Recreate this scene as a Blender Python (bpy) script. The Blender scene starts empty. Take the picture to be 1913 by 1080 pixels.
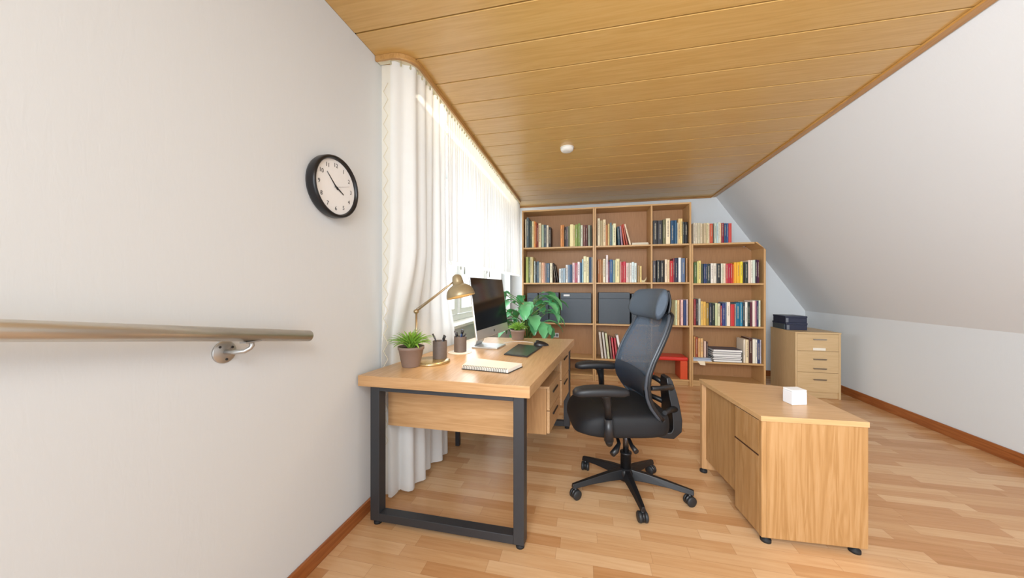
import bpy, bmesh, math, random
from mathutils import Vector, Matrix
random.seed(7)
C = bpy.context.scene.collection
PI = math.pi
# ------------------------------------------------------------------ camera frame
F_PX, CX, CY, H = 615.0, 956.5, 538.0, 1.19
YAW = math.radians(12.5)
CO, SI = math.cos(YAW), math.sin(YAW)
def tY(u, Y):                       # distance along the view axis where column u meets the plane y = Y
    a = (u - CX) / F_PX
    return Y / (a * SI + CO)
def XatY(u, Y):
    a = (u - CX) / F_PX
    return tY(u, Y) * (a * CO - SI)
def ZatY(u, v, Y): return H - (v - CY) / F_PX * tY(u, Y)
def on_z(u, v, z):                  # point of the horizontal plane z seen at (u, v)
    t = (H - z) * F_PX / (v - CY); a = (u - CX) / F_PX
    return (t * (a * CO - SI), t * (a * SI + CO), z)

# ------------------------------------------------------------------ materials
def rgb(h, a=1.0):
    h = h.lstrip('#'); c = [int(h[i:i+2], 16) / 255 for i in (0, 2, 4)]
    return tuple((x / 12.92 if x <= 0.04045 else ((x + 0.055) / 1.055) ** 2.4) for x in c) + (a,)
def newmat(name):
    m = bpy.data.materials.new(name); m.use_nodes = True
    nt = m.node_tree; return m, nt, nt.nodes['Principled BSDF']
_mc = {}
def plain(name, col, rough=0.6, metal=0.0, var=0.06, scale=40.0, bump=0.0, spec=0.5):
    key = (name, col, rough, metal)
    if key in _mc: return _mc[key]
    m, nt, b = newmat(name)
    N = nt.nodes; L = nt.links
    tc = N.new('ShaderNodeTexCoord'); no = N.new('ShaderNodeTexNoise')
    no.inputs['Scale'].default_value = scale; no.inputs['Detail'].default_value = 3
    L.new(tc.outputs['Object'], no.inputs['Vector'])
    mr = N.new('ShaderNodeMapRange'); L.new(no.outputs['Fac'], mr.inputs['Value'])
    mr.inputs['To Min'].default_value = 1 - var; mr.inputs['To Max'].default_value = 1 + var
    hs = N.new('ShaderNodeHueSaturation'); hs.inputs['Color'].default_value = rgb(col)
    L.new(mr.outputs['Result'], hs.inputs['Value']); L.new(hs.outputs['Color'], b.inputs['Base Color'])
    b.inputs['Roughness'].default_value = rough; b.inputs['Metallic'].default_value = metal
    b.inputs['Specular IOR Level'].default_value = spec
    if bump > 0:
        bp = N.new('ShaderNodeBump'); bp.inputs['Strength'].default_value = bump; bp.inputs['Distance'].default_value = 0.002
        L.new(no.outputs['Fac'], bp.inputs['Height']); L.new(bp.outputs['Normal'], b.inputs['Normal'])
    _mc[key] = m
    return m
def wood(name, dark, mid, light, axis='X', rough=0.4, grain=1.0, ring=0.35, coat=0.0):
    m, nt, b = newmat(name); N = nt.nodes; L = nt.links
    tc = N.new('ShaderNodeTexCoord'); mp = N.new('ShaderNodeMapping')
    s = {'X': (0.9, 14, 14), 'Y': (14, 0.9, 14), 'Z': (14, 14, 0.9)}[axis]
    mp.inputs['Scale'].default_value = tuple(x * grain for x in s)
    L.new(tc.outputs['Object'], mp.inputs['Vector'])
    n1 = N.new('ShaderNodeTexNoise'); n1.inputs['Scale'].default_value = 1.3; n1.inputs['Detail'].default_value = 3
    n1.inputs['Distortion'].default_value = 1.1
    n2 = N.new('ShaderNodeTexNoise'); n2.inputs['Scale'].default_value = 9; n2.inputs['Detail'].default_value = 5
    for n in (n1, n2): L.new(mp.outputs['Vector'], n.inputs['Vector'])
    ma = N.new('ShaderNodeMath'); ma.operation = 'MULTIPLY'; ma.inputs[1].default_value = 9.0
    L.new(n1.outputs['Fac'], ma.inputs[0])
    fr = N.new('ShaderNodeMath'); fr.operation = 'PINGPONG'; fr.inputs[1].default_value = 1.0; L.new(ma.outputs[0], fr.inputs[0])
    mx = N.new('ShaderNodeMix'); mx.data_type = 'FLOAT'; mx.inputs[0].default_value = ring
    L.new(n2.outputs['Fac'], mx.inputs[2]); L.new(fr.outputs[0], mx.inputs[3])
    cr = N.new('ShaderNodeValToRGB'); e = cr.color_ramp.elements
    e[0].position = 0.15; e[0].color = rgb(dark); e[1].position = 0.85; e[1].color = rgb(light)
    x = e.new(0.5); x.color = rgb(mid)
    L.new(mx.outputs[0], cr.inputs[0]); L.new(cr.outputs[0], b.inputs['Base Color'])
    b.inputs['Roughness'].default_value = rough
    if coat: b.inputs['Coat Weight'].default_value = coat; b.inputs['Coat Roughness'].default_value = 0.25
    bp = N.new('ShaderNodeBump'); bp.inputs['Strength'].default_value = 0.08; bp.inputs['Distance'].default_value = 0.001
    L.new(n2.outputs['Fac'], bp.inputs['Height']); L.new(bp.outputs['Normal'], b.inputs['Normal'])
    return m
def emit(name, col, s):
    m, nt, b = newmat(name); b.inputs['Base Color'].default_value = rgb(col)
    b.inputs['Emission Color'].default_value = rgb(col); b.inputs['Emission Strength'].default_value = s
    return m
def wall_mat(name, col, scale=1.0):
    m, nt, b = newmat(name); N = nt.nodes; L = nt.links
    b.inputs['Base Color'].default_value = rgb(col); b.inputs['Roughness'].default_value = 0.85
    b.inputs['Specular IOR Level'].default_value = 0.15
    tc = N.new('ShaderNodeTexCoord'); mp = N.new('ShaderNodeMapping'); mp.inputs['Scale'].default_value = (60, 60, 14)
    no = N.new('ShaderNodeTexNoise'); no.inputs['Scale'].default_value = 1.0; no.inputs['Detail'].default_value = 4; no.inputs['Distortion'].default_value = 0.6
    L.new(tc.outputs['Object'], mp.inputs['Vector']); L.new(mp.outputs['Vector'], no.inputs['Vector'])
    bp = N.new('ShaderNodeBump'); bp.inputs['Strength'].default_value = 0.12 * scale; bp.inputs['Distance'].default_value = 0.004
    L.new(no.outputs['Fac'], bp.inputs['Height']); L.new(bp.outputs['Normal'], b.inputs['Normal'])
    return m
def floor_mat():
    m, nt, b = newmat('laminate_strips'); N = nt.nodes; L = nt.links
    tc = N.new('ShaderNodeTexCoord'); sp = N.new('ShaderNodeSeparateXYZ'); L.new(tc.outputs['Object'], sp.inputs[0])
    def math_(op, a, b_=None, c=None):
        n = N.new('ShaderNodeMath'); n.operation = op
        for i, v in enumerate((a, b_, c)):
            if v is None: continue
            if isinstance(v, (int, float)): n.inputs[i].default_value = v
            else: L.new(v, n.inputs[i])
        return n.outputs[0]
    W, LEN = 0.066, 0.40
    row = math_('FLOOR', math_('DIVIDE', sp.outputs['Y'], W))
    wn = N.new('ShaderNodeTexWhiteNoise'); wn.noise_dimensions = '1D'; L.new(row, wn.inputs['W'])
    xs = math_('DIVIDE', math_('ADD', sp.outputs['X'], math_('MULTIPLY', wn.outputs['Value'], 3.7)), LEN)
    col = math_('FLOOR', xs)
    cb = N.new('ShaderNodeCombineXYZ'); L.new(row, cb.inputs[0]); L.new(col, cb.inputs[1])
    w2 = N.new('ShaderNodeTexWhiteNoise'); w2.noise_dimensions = '2D'; L.new(cb.outputs[0], w2.inputs['Vector'])
    # grain offset by strip
    mp = N.new('ShaderNodeMapping'); mp.inputs['Scale'].default_value = (1.6, 26, 1)
    L.new(tc.outputs['Object'], mp.inputs['Vector'])
    va = N.new('ShaderNodeVectorMath'); va.operation = 'ADD'; L.new(mp.outputs[0], va.inputs[0])
    sc = N.new('ShaderNodeVectorMath'); sc.operation = 'SCALE'; L.new(w2.outputs['Color'], sc.inputs[0]); sc.inputs['Scale'].default_value = 30
    L.new(sc.outputs[0], va.inputs[1])
    gr = N.new('ShaderNodeTexNoise'); gr.inputs['Scale'].default_value = 2.2; gr.inputs['Detail'].default_value = 5; gr.inputs['Distortion'].default_value = 0.8
    L.new(va.outputs[0], gr.inputs['Vector'])
    v = math_('ADD', math_('MULTIPLY', w2.outputs['Value'], 0.60), math_('MULTIPLY', gr.outputs['Fac'], 0.58))
    cr = N.new('ShaderNodeValToRGB'); e = cr.color_ramp.elements
    e[0].position = 0.12; e[0].color = rgb('b08050'); e[1].position = 0.95; e[1].color = rgb('dab48a')
    for p, c in ((0.35, 'bf8e60'), (0.62, 'cca072')): x = e.new(p); x.color = rgb(c)
    L.new(v, cr.inputs[0])
    # fine joint line
    fy = math_('ABSOLUTE', math_('SUBTRACT', math_('FRACT', math_('DIVIDE', sp.outputs['Y'], W)), 0.5))
    fx = math_('ABSOLUTE', math_('SUBTRACT', math_('FRACT', xs), 0.5))
    j = math_('MAXIMUM', math_('GREATER_THAN', fy, 0.488), math_('GREATER_THAN', fx, 0.4975))
    mx = N.new('ShaderNodeMix'); mx.data_type = 'RGBA'
    L.new(math_('MULTIPLY', j, 0.35), mx.inputs[0]); L.new(cr.outputs[0], mx.inputs[6]); mx.inputs[7].default_value = rgb('8a5832')
    L.new(mx.outputs[2], b.inputs['Base Color'])
    b.inputs['Roughness'].default_value = 0.27; b.inputs['Specular IOR Level'].default_value = 0.5
    return m
def sheer(name, col, trans, weave=600, tl=0.55):
    m, nt, b = newmat(name); N = nt.nodes; L = nt.links; N.remove(b)
    out = N['Material Output']
    tr = N.new('ShaderNodeBsdfTransparent'); df = N.new('ShaderNodeBsdfDiffuse'); t2 = N.new('ShaderNodeBsdfTranslucent')
    df.inputs['Color'].default_value = rgb(col); t2.inputs['Color'].default_value = rgb(col)
    m1 = N.new('ShaderNodeMixShader'); m1.inputs[0].default_value = tl; L.new(df.outputs[0], m1.inputs[1]); L.new(t2.outputs[0], m1.inputs[2])
    tc = N.new('ShaderNodeTexCoord'); no = N.new('ShaderNodeTexNoise'); no.inputs['Scale'].default_value = 8
    L.new(tc.outputs['Object'], no.inputs['Vector'])
    mr = N.new('ShaderNodeMapRange'); L.new(no.outputs['Fac'], mr.inputs['Value'])
    mr.inputs['To Min'].default_value = 1 - trans - 0.03; mr.inputs['To Max'].default_value = 1 - trans + 0.03
    m2 = N.new('ShaderNodeMixShader'); L.new(mr.outputs[0], m2.inputs[0]); L.new(tr.outputs[0], m2.inputs[1]); L.new(m1.outputs[0], m2.inputs[2])
    L.new(m2.outputs[0], out.inputs['Surface'])
    return m
def meshfab(name, col, hole=0.35):
    m, nt, b = newmat(name); N = nt.nodes; L = nt.links
    b.inputs['Base Color'].default_value = rgb(col); b.inputs['Roughness'].default_value = 0.55
    out = N['Material Output']; tr = N.new('ShaderNodeBsdfTransparent')
    tc = N.new('ShaderNodeTexCoord'); mp = N.new('ShaderNodeMapping'); mp.inputs['Scale'].default_value = (1, 1, 1)
    L.new(tc.outputs['Object'], mp.inputs['Vector'])
    vo = N.new('ShaderNodeTexVoronoi'); vo.inputs['Scale'].default_value = 330; L.new(mp.outputs[0], vo.inputs['Vector'])
    gt = N.new('ShaderNodeMath'); gt.operation = 'GREATER_THAN'; gt.inputs[1].default_value = hole; L.new(vo.outputs['Distance'], gt.inputs[0])
    ms = N.new('ShaderNodeMixShader'); L.new(gt.outputs[0], ms.inputs[0]); L.new(tr.outputs[0], ms.inputs[1]); L.new(b.outputs[0], ms.inputs[2])
    L.new(ms.outputs[0], out.inputs['Surface'])
    return m
def glass_mat():
    m, nt, b = newmat('window_glass'); N = nt.nodes; L = nt.links; N.remove(b)
    tr = N.new('ShaderNodeBsdfTransparent'); gl = N.new('ShaderNodeBsdfGlossy'); gl.inputs['Roughness'].default_value = 0.02
    ms = N.new('ShaderNodeMixShader'); ms.inputs[0].default_value = 0.06
    L.new(tr.outputs[0], ms.inputs[1]); L.new(gl.outputs[0], ms.inputs[2]); L.new(ms.outputs[0], N['Material Output'].inputs['Surface'])
    return m

# ------------------------------------------------------------------ mesh builder
class MB:
    def __init__(s): s.v = []; s.f = []; s.sm = []
    def add(s, vs, fs, smooth=False):
        o = len(s.v); s.v += [tuple(p) for p in vs]; s.f += [tuple(i + o for i in f) for f in fs]; s.sm += [smooth] * len(fs); return s
    def box(s, x0, x1, y0, y1, z0, z1):
        vs = [(x, y, z) for z in (z0, z1) for y in (y0, y1) for x in (x0, x1)]
        return s.add(vs, [(0,2,3,1), (4,5,7,6), (0,1,5,4), (2,6,7,3), (0,4,6,2), (1,3,7,5)])
    def obox(s, c, size, M):         # oriented box
        hx, hy, hz = (k / 2 for k in size)
        vs = [Vector(c) + M @ Vector((x, y, z)) for z in (-hz, hz) for y in (-hy, hy) for x in (-hx, hx)]
        return s.add(vs, [(0,2,3,1), (4,5,7,6), (0,1,5,4), (2,6,7,3), (0,4,6,2), (1,3,7,5)])
    def prism(s, pts, axis, a, b):   # pts: 2d polygon in the two other axes, extruded along axis
        def mk(p, k):
            return {'X': (k, p[0], p[1]), 'Y': (p[0], k, p[1]), 'Z': (p[0], p[1], k)}[axis]
        n = len(pts); vs = [mk(p, a) for p in pts] + [mk(p, b) for p in pts]
        fs = [tuple(range(n)), tuple(range(2*n-1, n-1, -1))] + [(i, i+n, (i+1) % n + n, (i+1) % n) for i in range(n)]
        return s.add(vs, fs)
    def tube(s, pts, r, n=12, cap=True):
        P = [Vector(p) for p in pts]; R = r if isinstance(r, (list, tuple)) else [r] * len(P)
        vs = []; up = None
        for i, p in enumerate(P):
            d = (P[min(i+1, len(P)-1)] - P[max(i-1, 0)]).normalized()
            if up is None: up = Vector((0,0,1)) if abs(d.z) < 0.9 else Vector((1,0,0))
            a = d.cross(up).normalized(); up = a.cross(d).normalized(); 
            for k in range(n):
                t = 2*PI*k/n; vs.append(p + (a*math.cos(t) + up*math.sin(t)) * R[i])
        fs = [(i*n+k, i*n+(k+1)%n, (i+1)*n+(k+1)%n, (i+1)*n+k) for i in range(len(P)-1) for k in range(n)]
        s.add(vs, fs, True)
        if cap:
            o = len(s.v) - len(vs); 
            s.f += [tuple(o+k for k in range(n))[::-1], tuple(o+(len(P)-1)*n+k for k in range(n))]; s.sm += [False, False]
        return s
    def lathe(s, prof, c=(0,0,0), n=32, M=None, smooth=True, cap=True):
        vs = []
        for r, z in prof:
            for k in range(n):
                t = 2*PI*k/n; p = Vector((r*math.cos(t), r*math.sin(t), z))
                if M is not None: p = M @ p
                vs.append(p + Vector(c))
        m = len(prof)
        fs = [(i*n+k, i*n+(k+1)%n, (i+1)*n+(k+1)%n, (i+1)*n+k) for i in range(m-1) for k in range(n)]
        s.add(vs, fs, smooth)
        if cap:
            o = len(s.v) - len(vs)
            if prof[0][0] > 1e-5: s.f.append(tuple(o+k for k in range(n))[::-1]); s.sm.append(False)
            if prof[-1][0] > 1e-5: s.f.append(tuple(o+(m-1)*n+k for k in range(n))); s.sm.append(False)
        return s
    def grid(s, fn, nu, nv, smooth=True):
        vs = [fn(i/nu, j/nv) for j in range(nv+1) for i in range(nu+1)]
        fs = [(j*(nu+1)+i, j*(nu+1)+i+1, (j+1)*(nu+1)+i+1, (j+1)*(nu+1)+i) for j in range(nv) for i in range(nu)]
        return s.add(vs, fs, smooth)
    def warp(s, fn): s.v = [tuple(fn(*p)) for p in s.v]; return s
    def build(s, name, mat, parent=None, local=False, bevel=0, subsurf=0, solid=0, seg=2, fixn=True):
        me = bpy.data.meshes.new(name); vs = s.v
        if parent is not None and not local:
            r = parent
            while r.parent: r = r.parent
            L = r.location; vs = [(p[0]-L.x, p[1]-L.y, p[2]-L.z) for p in vs]
        elif parent is None and not local and vs:
            L = Vector(((min(p[0] for p in vs)+max(p[0] for p in vs))/2, (min(p[1] for p in vs)+max(p[1] for p in vs))/2, min(p[2] for p in vs)))
            vs = [(p[0]-L.x, p[1]-L.y, p[2]-L.z) for p in vs]
        me.from_pydata(vs, [], s.f); me.update()
        for p, f in zip(me.polygons, s.sm): p.use_smooth = f
        if fixn:
            bm = bmesh.new(); bm.from_mesh(me); bmesh.ops.recalc_face_normals(bm, faces=bm.faces); bm.to_mesh(me); bm.free()
        me.materials.append(mat)
        o = bpy.data.objects.new(name, me); C.objects.link(o)
        if parent is not None: o.parent = parent
        elif not local: o.location = L
        if bevel:
            md = o.modifiers.new('bevel', 'BEVEL'); md.width = bevel; md.segments = seg; md.limit_method = 'ANGLE'
            md.use_clamp_overlap = True
        if solid:
            md = o.modifiers.new('solid', 'SOLIDIFY'); md.thickness = solid; md.offset = 0
        if subsurf:
            md = o.modifiers.new('sub', 'SUBSURF'); md.levels = subsurf; md.render_levels = subsurf
        return o
def tag(o, label, cat, group=None):
    o['label'] = label; o['category'] = cat
    if group: o['group'] = group
    return o
def thing(name, label, cat, loc, rz=0, group=None):
    o = bpy.data.objects.new(name, None); C.objects.link(o); o.location = loc; o.rotation_euler = (0, 0, rz)
    o.empty_display_size = 0.05
    return tag(o, label, cat, group)
def struct(name, mb, mat, parent=None, **k):
    o = mb.build(name, mat, parent, **k)
    if parent is None: o['kind'] = 'structure'
    return o

# ------------------------------------------------------------------ shared materials
M_WALL = wall_mat('white_wallpaper', 'dbe0e3'); M_SLOPE = wall_mat('white_slope_paper', 'dee1e3', 0.8)
M_FLOOR = floor_mat()
M_CEIL = wood('ceiling_boards', 'c69c58', 'd2aa66', 'dab676', 'X', rough=0.3, grain=0.7, ring=0.25, coat=0.25)
M_GROOVE = plain('groove_shadow_gap', '5c3814', 0.7)
M_TRIM = wood('ceiling_trim_wood', 'a87838', 'bd8b48', 'c89a58', 'Y', rough=0.35)
M_TRIMX = wood('cornice_wood', '8a6034', 'a07444', 'ad8250', 'X', rough=0.4)
M_BASE = wood('reddish_baseboard', '7c4420', '98582c', 'aa6a38', 'Y', rough=0.35)
M_SHELF = wood('bookcase_beech', 'b88e5a', 'c69c68', 'd0aa78', 'Z', rough=0.42, ring=0.2)
M_SHELFX = wood('bookcase_beech_shelf', 'bc925e', 'c8a06c', 'd2ac7a', 'X', rough=0.42, ring=0.2)
M_BACK = wood('bookcase_back_shaded', '9c6e44', 'aa7c50', 'b4865a', 'Z', rough=0.5, ring=0.15)  # darker than the shelves: shading inside the bookcases put into the colour
M_DESK = wood('desk_oak', 'bc9468', 'caa478', 'd6b28a', 'Y', rough=0.33, ring=0.3, coat=0.15)
M_DESKX = wood('desk_oak_edge', 'ac8254', 'bc9264', 'c8a074', 'X', rough=0.4, ring=0.3)
M_DESKZ = wood('desk_oak_upright', 'a87e52', 'b88e60', 'c49a6c', 'Z', rough=0.4, ring=0.3)
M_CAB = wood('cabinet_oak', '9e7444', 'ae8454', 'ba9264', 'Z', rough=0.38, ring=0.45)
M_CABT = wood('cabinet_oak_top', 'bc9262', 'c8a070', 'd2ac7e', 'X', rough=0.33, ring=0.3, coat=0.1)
M_DRESS = wood('dresser_beech', 'c4a678', 'ceb084', 'd6ba90', 'Z', rough=0.45, ring=0.15)
M_DRESSX = wood('dresser_beech_front', 'c4a678', 'ceb084', 'd6ba90', 'X', rough=0.45, ring=0.15)
M_STEEL = plain('dark_grey_steel', '3a3c40', 0.42, 0.3)
M_BLACK = plain('black_plastic', '131417', 0.42)
M_RUBBER = plain('black_rubber', '18191b', 0.7)
M_CHROME = plain('brushed_metal', 'b8b6b0', 0.28, 0.9)
M_WHITE = plain('white_lacquer', 'f0f0ee', 0.4)
M_PAGES = plain('book_pages', 'e8dfc8', 0.9, var=0.1, scale=200)

# ------------------------------------------------------------------ the room
XL, XR, YB, YF, ZC = -1.13, 2.85, 5.10, -1.3, 2.47
XE, ZK = 1.777, 0.885           # ceiling edge of the slope, top of the knee wall
struct('floor', MB().box(XL-0.3, XR+0.1, YF, YB+0.1, -0.08, 0), M_FLOOR, local=True)
# left wall with the window opening
WY0, WY1, WZ0, WZ1 = 2.22, 4.95, 0.86, 2.22
w = MB()
w.box(XL-0.24, XL, YF, WY0, 0, ZC); w.box(XL-0.24, XL, WY1, YB, 0, ZC)
w.box(XL-0.24, XL, WY0, WY1, 0, WZ0-0.0305); w.box(XL-0.24, XL, WY0, WY1, WZ1, ZC)
struct('wall_left', w, M_WALL, local=True)
w = MB(); w.prism([(XL-0.24, 0), (XR+0.02, 0), (XR+0.02, ZK), (XE, ZC+0.05), (XL-0.24, ZC+0.05)], 'Y', YB, YB+0.1)
struct('wall_back', w, M_WALL, local=True)
struct('wall_right', MB().box(XR, XR+0.1, YF, YB, 0, ZK), M_WALL, local=True)
dx, dz = XR-XE, ZK-ZC
nx, nz = -dz, dx; ln = math.hypot(nx, nz); nx, nz = nx/ln*0.08, nz/ln*0.08
struct('wall_slope', MB().prism([(XE, ZC), (XR, ZK), (XR+nx, ZK+nz), (XE+nx, ZC+nz)], 'Y', YF, YB), M_SLOPE, local=True)
# ceiling of boards across the room, with a shadow gap between boards
cb = MB(); P0, PER = 1.685, 0.236
k = -13
while P0 + k*PER < YB:
    a = max(P0+k*PER+0.0042, YF); b = min(P0+(k+1)*PER-0.0042, YB)
    if b > a: cb.box(XL, XE+0.01, a, b, ZC, ZC+0.014)
    k += 1
ce = struct('ceiling', cb, M_CEIL, local=True, bevel=0.0015, seg=1)
struct('ceiling_backing', MB().box(XL-0.2, XE+0.04, YF, YB, ZC+0.0142, ZC+0.05), M_GROOVE, ce, local=True)
t = MB().box(XE-0.052, XE-0.001, YF, YB, ZC-0.014, ZC-0.0005)
struct('trim_1', t, M_TRIM, local=True, bevel=0.003)
struct('trim_2', MB().box(XL, XE-0.053, YB-0.02, YB, ZC-0.022, ZC-0.0005), M_TRIMX, local=True, bevel=0.003)
struct('baseboard_left', MB().box(XL, XL+0.014, YF, YB-0.02, 0, 0.066), M_BASE, local=True, bevel=0.004)
struct('baseboard_right', MB().box(XR-0.014, XR, YF, YB-0.02, 0, 0.085), M_BASE, local=True, bevel=0.004)
struct('baseboard_back', MB().box(XL+0.015, XR-0.015, YB-0.014, YB, 0, 0.075), M_BASE, local=True, bevel=0.004)

# window: outer frame with three casements
wf = MB(); FX0, FX1 = XL-0.20, XL-0.14
wf.box(FX0, FX1, WY0, WY1, WZ0+0.0005, WZ0+0.06); wf.box(FX0, FX1, WY0, WY1, WZ1-0.06, WZ1)
ys = [WY0, WY0+(WY1-WY0)/3, WY0+2*(WY1-WY0)/3, WY1]
for i, y in enumerate(ys):
    y0 = max(WY0, y-0.035); y1 = min(WY1, y+0.035); wf.box(FX0, FX1, y0, y1, WZ0+0.06, WZ1-0.06)
win = struct('window_1', wf, M_WHITE, local=True, bevel=0.004)
M_GLASS = glass_mat()
for i in range(3):
    a, b = ys[i]+0.045, ys[i+1]-0.045; z0, z1 = WZ0+0.07, WZ1-0.07
    s = MB(); X0, X1 = FX0+0.01, FX1+0.02
    s.box(X0, X1, a, b, z0, z0+0.055); s.box(X0, X1, a, b, z1-0.055, z1); s.box(X0, X1, a, a+0.055, z0+0.055, z1-0.055); s.box(X0, X1, b-0.055, b, z0+0.055, z1-0.055)
    so = s.build('casement', M_WHITE, win, local=True, bevel=0.004)
    MB().box(X0+0.02, X0+0.026, a+0.05, b-0.05, z0+0.05, z1-0.05).build('glass_pane', M_GLASS, so, local=True)
    hb = MB().box(X1, X1+0.012, a+0.012, a+0.036, 1.38, 1.47); hb.tube([(X1+0.012, a+0.024, 1.44), (X1+0.04, a+0.024, 1.44), (X1+0.04, a+0.024, 1.33)], 0.008, 8)
    hb.build('window_handle', M_CHROME, so, local=True)
MB().box(XL-0.26, XL+0.035, WY0+0.001, WY1-0.001, WZ0-0.03, WZ0).build('window_sill', M_WHITE, win, local=True, bevel=0.005)

# ------------------------------------------------------------------ curtain rail and curtains
def railpath(off):      # off = distance inside the outer rail edge
    X = -0.915 - off; Y = 1.605 + off; r = 0.12; pts = [(XL+0.002, Y), (X-r, Y)]
    for i in range(1, 9):
        t = PI/2*i/8; pts.append((X-r+r*math.sin(t), Y+r-r*math.cos(t)))
    pts.append((X, 4.74)); return pts
def sample(path, s):
    for (a, b) in zip(path, path[1:]):
        d = math.dist(a, b)
        if s <= d or b == path[-1]:
            k = s/d; tx, ty = (b[0]-a[0])/d, (b[1]-a[1])/d
            return a[0]+(b[0]-a[0])*k, a[1]+(b[1]-a[1])*k, ty, -tx
        s -= d
def ribbon(mb, pa, pb, z0, z1):
    n = len(pa); vs = [(x, y, z0) for x, y in pa] + [(x, y, z1) for x, y in pa] + [(x, y, z0) for x, y in pb] + [(x, y, z1) for x, y in pb]
    fs = []
    for i in range(n-1):
        fs += [(i, i+1, n+i+1, n+i), (2*n+i, 3*n+i, 3*n+i+1, 2*n+i+1), (i, 2*n+i, 2*n+i+1, i+1), (n+i, n+i+1, 3*n+i+1, 3*n+i)]
    fs += [(0, n, 3*n, 2*n), (n-1, 3*n-1, 4*n-1, 2*n-1)]
    mb.add(vs, fs)
rail = thing('curtain_rail', 'oak-faced curtain rail curving out from the left wall under the ceiling', 'curtain rail', (-1.0, 3.1, 2.42))
rm = MB(); ribbon(rm, railpath(0), railpath(0.014), ZC-0.030, ZC-0.0005); rm.build('fascia', wood('rail_oak', 'a87c44', 'bb8e54', 'c89c62', 'Y', 0.4), rail, bevel=0.002)
rm = MB(); ribbon(rm, railpath(0.0145), railpath(0.05), ZC-0.022, ZC-0.0005); rm.build('track', plain('cream_track', 'e6dcc0', 0.5), rail)
M_SHEER = sheer('sheer_voile', 'f2f3f2', 0.025, tl=0.36); M_SHEER2 = sheer('pleated_voile', 'f0f1f0', 0.05, tl=0.2); M_HOOK = plain('clear_hooks', 'b8b090', 0.4)
track = railpath(0.032)
def curtain(mb, s0, s1, z0, z1, amp, period, nz, flare=0.0, seed=0, botwave=0.0, pinch=False):
    n = int((s1-s0)/period*8); rr = random.Random(seed)
    ph = [rr.uniform(0, 6.28) for _ in range(4)]
    def fn(u, v):
        s = s0+(s1-s0)*u; x, y, nx_, ny_ = sample(track, s)
        k = 0.35+0.65*(1-v)
        wv = math.sin(2*PI*(s-s0)/period + 0.5*math.sin(s*9+ph[0]))*amp*k + math.sin(2*PI*(s-s0)/(period*2.7)+ph[1])*amp*0.8*(1-v)
        z = z0+(z1-z0)*v
        if v < 1e-6: z += botwave*math.sin(2*PI*s/(period*2.7)+ph[1])
        x += nx_*wv; y += ny_*wv
        if pinch:
            def sst(a): a = min(1, max(0, a)); return a*a*(3-2*a)
            pn_ = sst((1.45-z)/0.66) if z > 0.66 else 0.22+0.78*sst((z-0.38)/0.28)
            y += pn_*0.30*min(1, max(0, (s-0.1)/0.55))
            xe = -1.116+0.166*(y-1.4515)/1.37-0.016+wv*0.25
            x = x+(xe-x)*pn_; x = min(x, xe if abs(z-0.722) < 0.075 else 9); y = max(y, 1.632)
        return (max(x, XL+0.0165), y, z)
    mb.grid(fn, n, nz)
cl = thing('curtain', 'long white sheer curtain hanging to the floor beside the wall clock', 'curtain', (-1.0, 1.85, 0))
m = MB(); curtain(m, 0.075, 0.66, 0.03, ZC-0.026, 0.028, 0.10, 60, seed=3, pinch=True); m.build('drape', M_SHEER, cl, fixn=False)
m = MB(); curtain(m, 0.02, 0.078, 0.04, ZC-0.04, 0.004, 0.06, 60, seed=5, pinch=True); m.build('lace_border', sheer('lace_border_voile', 'f4f2ea', 0.08, tl=0.5), cl, fixn=False)
# embroidered zigzag on the border
z = 0.3; pts = []
while z < 2.35:
    x, y, a_, b_ = sample(track, 0.05+0.014*(1 if len(pts) % 2 else -1)); pts.append((x, y-0.008, z)); z += 0.045
MB().tube(pts, 0.0016, 5).build('embroidery', plain('cream_thread', 'ddd4b8', 0.8), cl)
cs = thing('short_curtain', 'short pleated white sheer covering the upper half of the window', 'curtain', (-0.95, 3.4, 1.37))
m = MB(); curtain(m, 0.652, 3.28, 1.385, ZC-0.026, 0.014, 0.042, 12, seed=8); m.build('drape', M_SHEER2, cs, fixn=False)
m = MB(); curtain(m, 0.652, 3.28, 1.36, 1.384, 0.014, 0.042, 1, seed=8)
M_HEM = sheer('hem_voile', 'ecebe4', 0.05); m.build('hem', M_HEM, cs, fixn=False)
hook = None
def hooks(parent, s0, s1, n):
    global hook
    L = parent.location
    for i in range(n):
        s = s0+(s1-s0)*i/(n-1); x, y, nx_, ny_ = sample(track, s)
        if hook is None:
            hook = MB().lathe([(0.0, -0.012), (0.005, -0.008), (0.006, 0.0), (0.003, 0.008), (0.002, 0.014)], (0,0,0), 8).build('curtain_hook', M_HOOK, None, local=True)
            o = hook
        else:
            o = hook.copy(); C.objects.link(o)
        o.parent = parent; o.location = (x-L.x+nx_*0.004, y-L.y+ny_*0.004, ZC-0.037-L.z)
hooks(cl, 0.08, 0.64, 12); hooks(cs, 0.68, 3.26, 52)
# strip light mounted behind the curtain rail
sl = thing('strip_light', 'long strip light glowing behind the top of the sheer curtains', 'light', (-1.06, 3.2, 2.4))
MB().box(-1.085, -1.045, 1.95, 4.65, ZC-0.022, ZC-0.002).build('housing', M_WHITE, sl)
MB().box(-1.08, -1.05, 1.96, 4.64, ZC-0.034, ZC-0.0225).build('diffuser', emit('warm_strip', 'fff2d8', 13.0), sl)

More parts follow.
